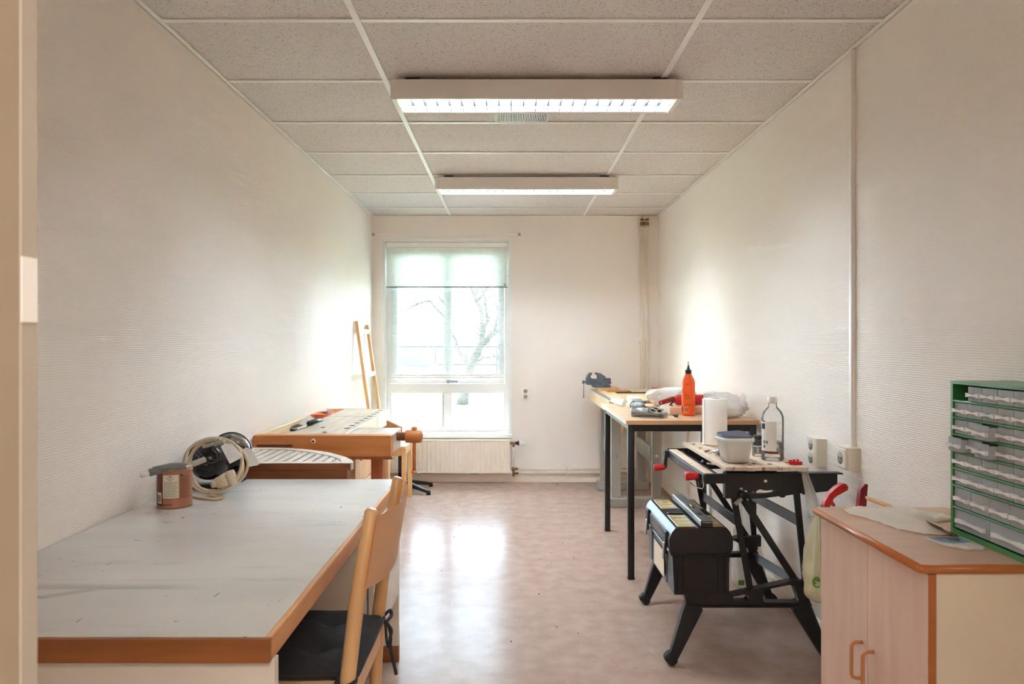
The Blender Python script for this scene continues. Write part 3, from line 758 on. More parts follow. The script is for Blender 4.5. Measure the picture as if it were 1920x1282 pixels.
part('seat_rail', MB().box(-.815, -.795, 1.74, 2.1, .375, .428, .003), W_beech, ch)
for y in (1.725, 2.115):
    part('front_leg', MB().cyl((-.79, y, 0), (-.785, y, .428), .012, .018, 12), W_beech, ch)
M_cush = pm('black cotton cushion', C(40, 40, 42), 0.85, var=0.2, scale=40, bump=0.35, bscale=500)
cu = thing('seat_cushion', 'black tufted seat cushion tied onto the beech chair', 'cushion', (-.6, 1.93, .447))
def cush(sgn):
    def f(u, v):
        x = -.815 + u * .452; y = 1.742 + v * .386
        e = min(u, 1 - u, v, 1 - v); r = min(1.0, e / .16); h = .026 * math.sqrt(max(0, 1 - (1 - r) ** 2))
        for tx, ty in ((.28, .28), (.72, .28), (.28, .72), (.72, .72)):
            d = math.hypot(u - tx, v - ty); h -= .021 * math.exp(-(d / .075) ** 2) * (1 if sgn > 0 else .2)
            h -= .0035 * math.exp(-(min(abs(u - tx), abs(v - ty)) / .02) ** 2) * math.exp(-(d / .2) ** 2)
        h += .0025 * noise.noise(Vector((x * 14, y * 14, 1)))
        z = .466 + (max(h, .0) if sgn > 0 else -min(.018, max(0, h)))
        k = .012 * math.sin(PI * min(1, max(0, u))) ; 
        q = min(1, max(0, (u - .80) / .12)); y -= .036 * q * q * (3 - 2 * q) * v
        return (x, y + (v - .5) * k, z)
    return f
mb = MB().grid(cush(1), 44, 44).grid(cush(-1), 44, 44); bmesh.ops.remove_doubles(mb.bm, verts=mb.bm.verts[:], dist=.0004)
bmesh.ops.recalc_face_normals(mb.bm, faces=mb.bm.faces[:])
part('cushion_pad', mb, M_cush, cu, angle=80)
part('piping', MB().tube([(-.815, 1.742, .466), (-.6, 1.737, .466), (-.363, 1.742, .466), (-.363, 1.93, .466), (-.363, 2.092, .466), (-.44, 2.108, .466), (-.47, 2.13, .466), (-.6, 2.133, .466), (-.815, 2.128, .466), (-.815, 1.93, .466)], .004, 6, True), M_cush, cu)
part('tie', MB().tube(smooth_path([(-.366, 2.12, .468), (-.352, 2.135, .476), (-.348, 2.128, .462), (-.356, 2.10, .455), (-.340, 2.08, .44), (-.343, 2.075, .41), (-.336, 2.07, .37), (-.330, 2.07, .345), (-.324, 2.07, .318)]), .005, 6), M_cush, cu)
part('tie', MB().tube(smooth_path([(-.366, 2.11, .466), (-.358, 2.09, .45), (-.352, 2.075, .41), (-.344, 2.07, .395), (-.340, 2.075, .42), (-.350, 2.09, .45)]), .004, 6), M_cush, cu)
part('tie', MB().tube(smooth_path([(-.372, 1.75, .466), (-.366, 1.715, .463), (-.378, 1.696, .461), (-.402, 1.698, .46), (-.408, 1.72, .463), (-.40, 1.745, .466)]), .006, 6), M_cush, cu)
part('tie', MB().tube(smooth_path([(-.378, 1.697, .461), (-.362, 1.694, .446), (-.355, 1.70, .42), (-.36, 1.70, .40)]), .0045, 6), M_cush, cu)

# ------------------------------------------------------------------ things on the desk
M_can = pm('copper brown tin print', C(168, 112, 84), 0.35, 0.15, var=0.06, scale=4)
M_canl = pm('cream tin label', C(226, 218, 200), 0.5, var=0.02)
M_cand = pm('dark brown tin print', C(104, 50, 30), 0.4, var=0.08)
M_txt = pm('grey fine print', C(140, 132, 120), 0.6)
M_ink = pm('black print', C(30, 28, 28), 0.6)
M_haz = pm('red hazard print', C(196, 40, 34), 0.5)
cc = Vector((-1.124, 2.387 + .055, DZ)); cr = .055
pc = thing('paint_can', 'copper brown paint tin with hazard label standing on the white desk', 'can', cc)
part('can_body', MB().lathe([(.052, 0), (cr, .002), (cr, .006), (cr - .001, .008), (cr - .001, .118), (cr, .120), (cr + .001, .123), (cr - .003, .126), (cr - .008, .124)], cc, 40), M_can, pc)
part('lid', MB().lathe([(.0, .121), (.036, .121), (.038, .1235), (.045, .1235), (.0465, .119)], cc, 40), M_steel, pc, 'bright tin lid')
def curved(mbx, a0, a1, z0, z1, r, n=8):
    V = []
    for i in range(n + 1):
        a = a0 + (a1 - a0) * i / n
        V.append((mbx.bm.verts.new(cc + Vector((r * math.cos(a), r * math.sin(a), z0))), mbx.bm.verts.new(cc + Vector((r * math.cos(a), r * math.sin(a), z1)))))
    for A, B in zip(V, V[1:]): mbx.bm.faces.new((A[0], B[0], B[1], A[1]))
    return mbx
# angle facing the camera from the tin
fa = math.atan2(-cc.y, -cc.x)
ang = lambda u: fa + u          # u<0: towards the wall side of the label
part('dark_band', curved(MB(), ang(-1.5), ang(-.72), .010, .116, cr + .0001, 10), M_cand, pc, 'dark brown side of the printed tin')
lb = part('label', curved(MB(), ang(-.70), ang(.22), .036, .112, cr + .0002, 12), M_canl, pc, 'cream warning label')
part('barcode_patch', curved(MB(), ang(-1.2), ang(-.80), .018, .054, cr + .0003, 5), M_canl, pc)
mb = MB()
for k in range(10):
    a = -1.16 + .034 * k; curved(mb, ang(a), ang(a + (.014 if k % 3 else .022)), .022, .046, cr + .0006, 1)
o = part('barcode_lines', mb, M_ink, pc); o['kind'] = 'stuff'
mb = MB()
for k in range(15):
    curved(mb, ang(-.64), ang(.16 - (.12 if k % 4 == 3 else 0.0)), .040 + k * .0034, .0412 + k * .0034, cr + .0006, 8)
o = part('small_print', mb, M_txt, lb); o['kind'] = 'stuff'
mb = MB()
for k in range(18):
    curved(mb, ang(.30), ang(1.05 - .1 * (k % 3)), .034 + k * .0042, .0352 + k * .0042, cr + .0003, 8)
o = part('small_print', mb, M_cand, pc); o['kind'] = 'stuff'
def can_pt(u, z, r): return cc + Vector((r * math.cos(ang(u)), r * math.sin(ang(u)), z))
mb = MB(); dm = [(-.26, .110), (-.07, .1015), (-.26, .093), (-.45, .1015)]
mb.tube([can_pt(u, z, cr + .0008) for u, z in dm], .0009, 5, True)
part('hazard_diamond', mb, M_haz, lb, 'red hazard diamond')
mb = MB(); mb.tube([can_pt(-.26, .1065, cr + .0008), can_pt(-.26, .1008, cr + .0008)], [.0014, .0007], 6); mb.tube([can_pt(-.26, .0985, cr + .0008), can_pt(-.26, .0970, cr + .0008)], .0012, 6)
part('exclamation_mark', mb, M_ink, lb)
mb = MB()
for k in range(4): curved(mb, ang(-.68 + k * .14), ang(-.62 + k * .14), .012, .017, cr + .0004, 1)
o = part('pictograms', mb, M_ink, pc); o['kind'] = 'stuff'
part('flag_mark', curved(MB(), ang(.30), ang(.44), .108, .112, cr + .0004, 2), M_ink, pc)

M_gr = pm('mid grey plastic', C(120, 120, 120), 0.4, var=0.08)
M_lg = pm('dusty grey bristle', C(168, 162, 152), 0.7, var=0.15, scale=60)
sc_ = thing('scraper', 'grey handled scraper lying across the paint tin', 'scraper', (cc.x, cc.y, cc.z + .126))
zz = DZ + .127
part('handle', MB().tube([(-1.158, 2.36, zz + .008), (-1.132, 2.372, zz + .011), (-1.11, 2.385, zz + .014), (-1.085, 2.40, zz + .013), (-1.07, 2.41, zz + .012)], [.009, .011, .012, .012, .010], 10), M_gr, sc_)
part('blade_holder', MB().obox((-1.074, 2.407, zz + .012), (-1.05, 2.42, zz + .016), .022, .010, .002), M_steel, sc_)
part('blade', MB().obox((-1.055, 2.416, zz + .016), (-1.018, 2.436, zz + .030), .052, .012, .003), M_lg, sc_, 'dusty grey pad')
tb = thing('glue_tube', 'small grey tube with white tip resting on the rim of the paint tin', 'tube', (-1.16, 2.36, zz))
part('tube_body', MB().cyl((-1.139, 2.372, zz + .006), (-1.166, 2.352, zz - .001), .013, .012, 14), M_gr, tb)
part('cap', MB().cyl((-1.166, 2.352, zz - .001), (-1.186, 2.338, zz - .006), .010, .008, 14), M_white, tb, 'white tip')
part('crimp', MB().obox((-1.141, 2.371, zz + .008), (-1.130, 2.379, zz + .013), .024, .004), M_alu, tb)

# two black clamp lamps
def clamp_lamp(name, label, base, tilt, jaw0, jaw1, pad):
    t = thing(name, label, 'lamp', base, 'black clamp lamps on the white desk')
    b = Vector(base); Rm = Matrix.Rotation(tilt[1], 3, 'Z') @ Matrix.Rotation(tilt[0], 3, 'X')
    c = b + Vector(tilt[2])
    part('lamp_shade', MB().lathe([(.078, -.045), (.076, -.043), (.074, -.015), (.064, .016), (.046, .036), (.028, .046), (.020, .048), (.018, .066), (.0, .068)], c, 36, Rm), M_lampb, t)
    part('shade_rim', MB().tube([c + Rm @ Vector((.078 * math.cos(k * PI / 18), .078 * math.sin(k * PI / 18), -.045)) for k in range(36)], .003, 6, True), M_lampb, t)
    part('foot', MB().box(b.x - .06, b.x + .05, b.y - .02, b.y + .035, DZ, DZ + .016, .004), M_black, t)
    j0 = Vector(jaw0); j1 = Vector(jaw1); d = (j1 - j0)
    cl = part('spring_clamp', MB().obox(j0, j1, .020, .012, .002).obox(j0 + Vector((0, .004, .012)), j0 + d * .8 + Vector((0, .004, .012)), .018, .006, .001), M_steelw, t, 'worn steel spring clamp')
    part('rivet', MB().cyl(j0 + d * .5 + Vector((0, -.016, 0)), j0 + d * .5 + Vector((0, .016, 0)), .006, n=10), M_steel, cl)
    pz = [Vector(p) for p in pad]; m2 = MB(); nrm = (pz[1] - pz[0]).cross(pz[2] - pz[0]).normalized() * .003
    A = [m2.bm.verts.new(p + nrm) for p in pz]; B = [m2.bm.verts.new(p - nrm) for p in pz]
    m2.bm.faces.new(A); m2.bm.faces.new(B[::-1])
    for i in range(len(pz)):
        k = (i + 1) % len(pz); m2.bm.faces.new((A[i], B[i], B[k], A[k]))
    bmesh.ops.recalc_face_normals(m2.bm, faces=m2.bm.faces[:])
    part('clamp_pad', m2, M_pad, t, 'pale grey vinyl clamp pad')
    return t
M_lampb = pm('glossy black shade enamel', C(26, 21, 20), 0.22, var=0.15)
M_steelw = pm('worn clamp steel', C(176, 172, 160), 0.35, 0.8, var=0.1, scale=30)
M_pad = pm('pale vinyl pad', C(232, 234, 236), 0.4, var=0.04)
PW = lambda px, py, Y: ((px - 957) * Y / 1367, Y, 1.263 - (py - 640) * Y / 1367)
clamp_lamp('clamp_lamp', 'black clamp lamp with beige cord coiled round it, just behind the paint tin', (-1.128, 2.735, DZ), (PI / 2 + .12, .22, (0, -.01, .100)),
           PW(381, 837, 2.585), PW(421, 828, 2.585), [PW(414.5, 838, 2.57), PW(422.5, 831, 2.575), PW(434.5, 832.5, 2.575), PW(456, 856, 2.565), PW(431, 869, 2.56)])
clamp_lamp('clamp_lamp', 'second black clamp lamp, beside the slatted chest, with its pad hanging outwards', (-1.098, 2.872, DZ), (PI / 2 - .1, .45, (0, 0, .112)),
           PW(433, 822, 2.70), PW(464, 834, 2.70), [PW(455, 844, 2.69), PW(461, 838.5, 2.695), PW(473, 842.5, 2.695), PW(487, 869, 2.685), PW(482, 872, 2.685), PW(465.6, 875, 2.68), PW(458, 857, 2.685)])
M_cord = pm('beige rubber cord', C(206, 190, 164), 0.45, var=0.04)
M_wire = pm('dark grey lamp wire', C(62, 60, 60), 0.4, var=0.1)
ec = thing('extension_cord', 'coiled beige extension cord with chunky plug leaning on the black clamp lamp', 'cord', (-1.08, 2.58, DZ))
pts = []
RC = random.Random(5)
for k in range(4):
    ox, oz, rx, rz_ = RC.uniform(-.012, .012), RC.uniform(-.004, .006), RC.uniform(.092, .108), RC.uniform(.088, .098)
    for s_ in range(28):
        a = 2 * PI * s_ / 28 - PI / 2
        x = -1.065 + ox + rx * math.cos(a); z = DZ + .0056 + .098 + oz + rz_ * math.sin(a)
        y = 2.615 - .030 * (1 - (z - DZ) / .2) + .010 * k + .012 * math.sin(a * 2 + k)
        pts.append((x, y, max(DZ + .0058, z)))
part('cord_coil', MB().tube(smooth_path(pts, 3), .0052, 8), M_cord, ec)
part('cord_tail', MB().tube(smooth_path([(-1.065, 2.585, DZ + .006), (-1.02, 2.55, DZ + .0058), (-1.005, 2.535, DZ + .0058), (-1.03, 2.52, DZ + .0058), (-1.09, 2.55, DZ + .0058), (-1.15, 2.60, DZ + .0058), (-1.19, 2.64, DZ + .0058)], 6), .0052, 8), M_cord, ec)
pl = part('plug_body', MB().cyl(PW(405, 907, 2.55), PW(428, 897, 2.57), .019, .025, 18).cyl(PW(428, 897, 2.57), PW(441, 893, 2.575), .027, .026, 18), M_cord, ec)
part('plug_neck', MB().cyl(PW(396, 911, 2.54), PW(405, 907, 2.55), .008, .013, 12), M_cord, ec)
lw = thing('lamp_wire', 'thin dark lamp wire looped in front of the black clamp lamp', 'wire', (-1.1, 2.63, .8))
part('wire_loop', MB().tube(smooth_path([PW(366, 850, 2.555), PW(378, 862, 2.555), PW(396, 868, 2.555), PW(411, 860, 2.555), PW(414, 846, 2.555), PW(404, 838, 2.555), PW(398, 842, 2.555), PW(408, 852, 2.555), PW(404, 862, 2.555), PW(384, 858, 2.555), PW(370, 845, 2.555)], 6), .0022, 6), M_wire, lw)

# ------------------------------------------------------------------ slatted chest behind the desk
sb = thing('slatted_chest', 'old dark wooden chest with curved lid of bleached grey slats behind the desk', 'chest', (-.95, 3.2, 0))
cur = [(-.654, 3.003), (-.652, 3.03), (-.675, 3.09), (-.715, 3.16), (-.761, 3.22), (-.82, 3.29), (-.888, 3.345), (-.96, 3.39), (-1.034, 3.42), (-1.13, 3.435), (XL + .004, 3.44)]
out = [(XL + .004, 3.0), (-.664, 3.0)] + cur
def inset(p, d):
    c = Vector((-1.0, 3.15)); v = Vector(p); q = c - v
    return v
inn = [(XL + .05, 3.035), (-.712, 3.035), (-.708, 3.05), (-.726, 3.10), (-.765, 3.16), (-.81, 3.215), (-.862, 3.262), (-.92, 3.312), (-.985, 3.35), (-1.05, 3.374), (-1.13, 3.388), (XL + .05, 3.392)]
part('lid_frame', MB().prism(out, 'Z', .734, .763, holes=[inn]), W_slat, sb, 'bleached lid rim')
part('lid_front', MB().box(XL + .004, -.658, 2.9965, 2.9998, .733, .7615, .001), W_old, sb)
part('chest_body', MB().prism([(XL + .01, 3.008), (-.674, 3.008), (-.672, 3.04), (-.70, 3.10), (-.78, 3.21), (-.90, 3.33), (-1.04, 3.40), (XL + .01, 3.42)], 'Z', .0, .7325), W_old, sb)
part('lid_backing', MB().prism(inn, 'Z', .7326, .7345), M_dark, sb, 'dark gap under the slats')
def rear(x):
    for a, b in zip(inn[2:], inn[3:]):
        if b[0] <= x <= a[0]: return a[1] + (b[1] - a[1]) * (a[0] - x) / (a[0] - b[0])
    return 3.39
for k in range(12):
    x0 = XL + .056 + k * .0405; x1 = x0 + .029
    if x1 > -.716: x1 = -.716
    if x1 - x0 < .012: continue
    part('slat', MB().prism([(x0, 3.037), (x1, 3.037), (x1, rear(x1) - .003), (x0, rear(x0) - .003)], 'Z', .753, .760), W_slat, sb)

# ------------------------------------------------------------------ carpenter's bench
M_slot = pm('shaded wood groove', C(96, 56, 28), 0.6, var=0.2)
ZB = .811
wb = thing('carpenter_bench', 'beech carpenter workbench with tool tray and wooden screw vise along the plain wall', 'workbench', (-.95, 4.2, 0))
SLX0, SLX1 = -1.108, -.806
part('end_board', MB().box(XL + .004, -.575, 3.51, 3.572, .706, ZB - .0005, .003), W_benchx, wb)
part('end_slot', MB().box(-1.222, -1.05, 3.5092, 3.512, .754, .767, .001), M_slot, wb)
part('end_bolt', MB().cyl((-.949, 3.5105, .783), (-.949, 3.5065, .783), .012, n=18), W_pale, wb)
part('bolt_hole', MB().cyl((-.949, 3.507, .783), (-.949, 3.5055, .783), .005, n=12), M_dark, wb)
part('bottom_bar', MB().obox((-.84, 3.54, .700), (-.568, 3.54, .700), .05, .013, .003), W_legz, wb)
bt = part('bench_slab', MB().box(SLX0, SLX1, 3.5725, 4.395, .718, ZB, .002), W_bencht, wb, 'worn main slab')
part('bench_slab', MB().box(SLX0, SLX1, 4.407, 4.87, .718, ZB, .002), W_bencht, wb)
part('slab_core', MB().box(SLX0 + .01, SLX1 - .02, 4.39, 4.41, .72, ZB - .02), M_dark, wb)
part('slab_edge', MB().box(SLX1, SLX1 + .004, 3.84, 4.395, .722, ZB - .002, .0005), W_pale, wb)
part('slab_edge', MB().box(SLX1, SLX1 + .004, 4.407, 4.868, .722, ZB - .002, .0005), W_pale, wb)
for k in range(9):
    y = 3.80 + k * .122; x = SLX1 - .045
    part('dog_hole', MB().box(x - .013, x + .013, y - .011, y + .011, ZB + .0001, ZB + .0012), M_dark, wb)
for x, y in ((-.985, 3.83), (-.925, 3.63)):
    part('dowel_hole', MB().cyl((x, y, ZB + .0001), (x, y, ZB + .0012), .012, n=14), M_dark, wb)
part('shoulder_block', MB().box(SLX1 + .0045, -.575, 3.573, 3.83, .715, ZB - .001, .003), W_bencht, wb)
part('vise_board', MB().obox((-.712, 4.22, .783), (-.585, 3.90, .783), .012, .050, .002), W_benchx, wb, 'slanting vise board')
part('vise_cover', MB().box(-.79, -.60, 3.84, 3.862, .725, .800, .002), W_pale, wb)
sv = part('vise_screw', MB().cyl((-.575, 3.70, .781), (-.53, 3.70, .781), .020, n=16), W_old, wb, 'wooden vise screw')
mb = MB()
for k in range(5): mb.cyl((-.572 + k * .009, 3.70, .781), (-.5675 + k * .009, 3.70, .781), .0205, .0235, 16).cyl((-.5675 + k * .009, 3.70, .781), (-.563 + k * .009, 3.70, .781), .0235, .0205, 16)
part('screw_thread', mb, W_old, sv)
vh = part('vise_hub', MB().lathe([(.0, -.042), (.028, -.042), (.032, -.038), (.033, 0), (.032, .034), (.028, .040), (.022, .044), (.0, .047)], (-.491, 3.70, .781), 26, Matrix.Rotation(PI / 2, 3, 'Y')), W_benchx, wb, 'turned vise hub')
part('vise_handle', MB().cyl((-.488, 3.70, .605), (-.488, 3.70, .822), .0095, n=12).lathe([(.0, 0), (.013, .002), (.015, .008), (.013, .016), (.0, .02)], (-.488, 3.70, .812), 16).lathe([(.0, -.01), (.013, -.008), (.0145, -.002), (.012, .006), (.0, .008)], (-.488, 3.70, .602), 16), W_benchx, wb, 'upright vise handle')
part('tray_floor', MB().box(XL + .004, SLX0, 3.5725, 4.87, .752, .762), W_pale, wb)
part('tray_rim', MB().box(XL + .004, XL + .020, 3.5725, 4.87, .7625, ZB, .002), W_pale, wb)
part('tray_ramp', MB().prism([(4.80, .762), (4.868, .762), (4.868, ZB - .003)], 'X', XL + .0205, SLX0 - .001), W_benchx, wb)
part('far_board', MB().box(XL + .004, -.81, 4.871, 4.91, .715, ZB, .003), W_benchx, wb)
for x, y in ((-.70, 3.66), (-1.16, 3.66), (-.86, 4.72), (-1.16, 4.72)):
    part('leg', MB().box(x, x + .058 if x > -.8 else x + .07, y, y + .07, .0, .7055 if x > -.75 else .717, .003), W_legz if x > -.75 else W_birch, wb)
cbx = thing('drawer_chest', 'pale plywood drawer unit with finger holes under the carpenter workbench', 'drawer unit', (-1.0, 4.1, 0))
part('carcass', MB().box(-1.18, -.842, 3.86, 4.66, .0, .71, .002), W_birch, cbx)
for k in range(3):
    z0 = .04 + k * .223
    d_ = part('drawer', MB().box(-.8415, -.822, 3.865, 4.655, z0, z0 + .216, .002), W_birch, cbx)
    for y in (4.02, 4.5):
        part('finger_hole', MB().prism([(y + .03 * math.cos(a * PI / 8), z0 + .14 + .02 * math.sin(a * PI / 8)) for a in range(16)], 'X', -.8225, -.8208), M_dark, d_)

# tools in the tray
hs = thing('hand_saw', 'hand saw with orange and black handle lying in the bench tray', 'saw', (-1.17, 4.3, .78))
part('saw_blade', MB().obox((-1.18, 4.08, .785), (-1.165, 4.42, .805), .040, .0018, up=(.35, 0, 1), w2=.105), M_steel, hs)
part('handle', MB().prism([(-1.205, 4.40), (-1.13, 4.40), (-1.112, 4.45), (-1.112, 4.60), (-1.13, 4.64), (-1.19, 4.64), (-1.21, 4.58)], 'Z', .796, .822, holes=[[(-1.19, 4.48), (-1.14, 4.48), (-1.138, 4.58), (-1.185, 4.58)]]), pm('orange saw handle', C(226, 104, 52), .4), hs, 'orange saw handle')
part('handle_grip', MB().box(-1.15, -1.118, 4.46, 4.60, .8225, .829, .003), M_black, hs, 'black grip')
br_ = thing('dusting_brush', 'worn brown bristle brush lying in the bench tray beside the saw', 'brush', (-1.17, 3.86, .77))
part('bristles', MB().blob((-1.155, 3.96, .789), (.034, .05, .022), 3, .35, 5, 3, floor=.763), pm('brown bristles', C(104, 76, 66), .9, var=.3, scale=90, bump=.6, bscale=200), br_)
part('handle', MB().tube([(-1.16, 3.92, .775), (-1.172, 3.84, .772), (-1.185, 3.76, .772)], [.012, .009, .010], 8), W_pale, br_)
pk = thing('putty_knife', 'silver putty knife with black handle lying on the edge of the bench tray', 'putty knife', (-1.12, 3.8, .8))
part('blade', MB().obox((-1.098, 3.70, .8145), (-1.078, 3.92, .8150), .020, .002, w2=.05), M_steel, pk)
part('handle', MB().tube([(-1.080, 3.90, .8255), (-1.068, 4.0, .8260), (-1.055, 4.08, .8245)], [.012, .014, .010], 8), M_black, pk)
part('tip', MB().obox((-1.100, 3.67, .8175), (-1.097, 3.71, .8175), .026, .012, .003), M_black, pk)

# ------------------------------------------------------------------ stool, swivel base and leaning frame in the far corner
st = thing('wooden_stool', 'plain wooden stool between the carpenter workbench and the radiator', 'stool', (-.92, 5.76, 0))
part('seat', MB().box(-1.03, -.800, 5.575, 5.955, .440, .462, .004), W_easel, st)
for x, y in ((-.818, 5.60), (-.818, 5.93), (-1.012, 5.60), (-1.012, 5.93)):
    part('leg', MB().box(x - .017, x + .017, y - .015, y + .015, 0, .44, .003), W_easel, st)
part('apron', MB().box(-.827, -.809, 5.6155, 5.9145, .385, .4395, .002), W_easel, st)
part('apron', MB().box(-.9945, -.8355, 5.591, 5.607, .385, .4395, .002), W_easel, st)
sw = thing('swivel_stool', 'low swivel stool with black star foot behind the plain wooden stool', 'stool', (-.93, 6.17, 0))
hub = Vector((-.93, 6.17, .085))
part('column', MB().cyl(hub, (hub.x, hub.y, .34), .02, n=14), M_blackm, sw)
part('seat', MB().lathe([(0, .34), (.105, .34), (.12, .35), (.12, .375), (.10, .385), (0, .388)], (hub.x, hub.y, 0), 28), M_blackm, sw)
for k in range(5):
    a = math.radians(36 + 72 * k)
    a = [math.radians(38), math.radians(-32), math.radians(-95), math.radians(-176), math.radians(112)][k]
    e = Vector((hub.x + .30 * math.cos(a), hub.y + .30 * math.sin(a), .024))
    lg = part('star_leg', MB().obox(hub, e, .045, .04, .004, w2=.03, h2=.026), M_blackm, sw)
    part('glide', MB().cyl((e.x, e.y, 0), (e.x, e.y, .034), .019, .016, 12), M_rubber, lg)
lf = thing('leaning_frame', 'narrow pale wooden ladder frame leaning in the corner beside the window', 'frame', (-1.13, 6.03, 0))
TB = lambda y, t: (-1.225 + .195 * t, y, 1.405 * (1 - t))
for y in (5.815, 6.245):
    part('upright', MB().obox((-1.03, y, .001), (-1.2265, y, 1.405 + (.02 if y < 6 else 0)), .026, .034, .003, up=(0, 1, 0)), W_easel, lf)
for z in (1.345, .99, .63, .22):
    x = -1.03 - .1965 * z / 1.405
    part('rung', MB().box(x - .010, x + .010, 5.828, 6.232, z - .020, z + .020, .002), W_pale, lf)
bd = thing('plywood_board', 'small pale plywood board leaning behind the wooden ladder frame', 'board', (-1.2, 6.35, 0))
part('sheet', MB().obox((-1.14, 6.345, .001), (-1.225, 6.345, .66), .16, .010, .002, up=(1, 0, 0)), W_birch, bd)
# ------------------------------------------------------------------ tall table with black legs
ZT = .845
tt = thing('work_table', 'tall beech topped table with four black metal legs', 'table', (.96, 4.37, 0))
part('table_top', MB().box(.613, 1.316, 3.853, 4.905, ZT - .0215, ZT, .0012), W_tab, tt)
part('edge_band', MB().box(.613, 1.316, 3.850, 3.8535, ZT - .0218, ZT - .0002, .0004), W_tabe, tt)
part('edge_band', MB().box(.6095, .613, 3.851, 4.905, ZT - .0218, ZT - .0002, .0004), M_side, tt)
for x, y in ((.641, 3.882), (.648, 4.868), (1.289, 3.882), (1.289, 4.868)):
    lg = part('leg', MB().box(x - .0175, x + .0175, y - .0175, y + .0175, 0.006, ZT - .022, .006, 2), M_blackm, tt)
    part('leg_collar', MB().box(x - .0188, x + .0188, y - .0188, y + .0188, .596, .606, .005), M_black, lg)
    part('foot_cap', MB().box(x - .0185, x + .0185, y - .0185, y + .0185, 0, .012, .003), M_rubber, lg)
part('apron', MB().box(.659, 1.271, 3.868, 3.892, ZT - .059, ZT - .022, .002), M_blackm, tt)
part('apron', MB().box(.666, 1.271, 4.858, 4.880, ZT - .059, ZT - .022, .002), M_blackm, tt)
part('apron', MB().box(.634, .656, 3.90, 4.85, ZT - .059, ZT - .022, .002), M_blackm, tt)
part('apron', MB().box(1.278, 1.300, 3.90, 4.85, ZT - .059, ZT - .022, .002), M_blackm, tt)

# ------------------------------------------------------------------ bench with grey legs in the corner
gb = thing('corner_workbench', 'wooden workbench on grey trestle legs in the corner behind the tall table', 'workbench', (1.0, 5.8, 0))
part('bench_top', MB().box(.712, 1.305, 5.19, 6.40, .758, ZT, .002), W_pale, gb)
part('end_cap', MB().box(.722, 1.305, 5.145, 5.189, .762, ZT + .001, .002), W_benchx, gb)
part('side_jaw', MB().box(.698, .7115, 5.15, 6.40, .750, ZT - .004, .002), W_pale, gb)
part('metal_strip', MB().box(.700, .728, 5.20, 6.40, ZT + .0002, ZT + .006, .001), M_alu, gb, 'grey metal edge strip')
part('tool_recess', MB().box(.86, 1.16, 5.86, 6.0, ZT + .0002, ZT + .0018), M_dark, gb)
part('tray_lip', MB().box(1.24, 1.30, 5.20, 6.40, ZT + .0002, ZT + .018, .003), W_benchx, gb)
part('raised_board', MB().box(.80, 1.00, 6.02, 6.14, ZT + .0002, ZT + .008, .002), W_benchx, gb)
for yl, yf in ((5.58, 5.60), (6.24, 6.26)):
    for x in (.806, 1.117):
        lg = part('leg', MB().box(x - .0365, x + .0365, yl - .022, yl + .022, .071, .757, .003), W_grey, gb)
        if yl < 6: part('bolt_head', MB().cyl((x, yl - .022, .386), (x, yl - .028, .386), .013, n=14), M_sockin, lg)
    part('foot_beam', MB().box(.742, 1.178, yl - .045, yl + .045, 0.0, .0705, .004), W_grey, gb)
for x in (.806, 1.085):
    part('stretcher', MB().box(x - .012, x + .012, 5.603, 6.217, .335, .455, .003), W_grey, gb)
part('vise_peg', MB().tube([(.85, 5.36, .695), (.838, 5.345, .66), (.823, 5.325, .612)], .0125, 10).lathe([(.0, -.008), (.014, -.006), (.0165, 0), (.014, .008), (.0, .010)], (.822, 5.324, .606), 14), W_beech, gb, 'beech vise peg')
part('vise_nut', MB().box(.84, .88, 5.34, 5.40, .69, .7575, .003), W_beech, gb)

M_vise = pm('blue grey vise paint', C(92, 102, 114), 0.5, 0.1, var=0.2, scale=25, bump=0.2, bscale=90)
VX = lambda u, v: (u * .000511 + .5486, 1.0405 - v * .000511)
bv = thing('bench_vise', 'blue grey cast iron bench vise on a wooden block on the corner workbench', 'vise', (.77, 6.25, .87))
part('mounting_block', MB().box(.735, .925, 6.16, 6.34, ZT + .0002, .870, .003), W_beech, bv, 'orange wooden mounting block')
part('base', MB().prism([VX(*q) for q in ((280, 290), (595, 290), (590, 328), (300, 328))], 'Y', 6.19, 6.31), M_vise, bv)
part('fixed_jaw', MB().prism([VX(*q) for q in ((370, 318), (368, 235), (385, 190), (382, 135), (345, 105), (360, 85), (440, 100), (510, 150), (522, 190), (575, 285), (585, 318))], 'Y', 6.205, 6.295), M_vise, bv)
part('rear_slide', MB().prism([VX(*q) for q in ((500, 182), (600, 180), (612, 275), (500, 275))], 'Y', 6.222, 6.278), M_vise, bv)
part('moving_jaw', MB().prism([VX(*q) for q in ((195, 285), (190, 190), (215, 130), (245, 95), (290, 88), (285, 122), (265, 132), (262, 155), (285, 187), (372, 192), (366, 288), (285, 292))], 'Y', 6.206, 6.294), M_vise, bv)
ha = VX(205, 245); hb = VX(132, 245)
part('screw', MB().cyl((ha[0], 6.25, ha[1]), (hb[0], 6.25, hb[1]), .009, n=12).cyl((VX(165, 0)[0], 6.25, ha[1]), (hb[0], 6.25, hb[1]), .015, n=14), M_vise, bv)
part('handle_bar', MB().cyl((VX(155, 0)[0], 6.25, VX(0, 505)[1]), (VX(155, 0)[0], 6.25, VX(0, 215)[1]), .0042, n=10).cyl((VX(155, 0)[0], 6.25, VX(0, 510)[1]), (VX(155, 0)[0], 6.25, VX(0, 490)[1]), .007, n=10).cyl((VX(155, 0)[0], 6.25, VX(0, 228)[1]), (VX(155, 0)[0], 6.25, VX(0, 208)[1]), .007, n=10), M_steel, bv)

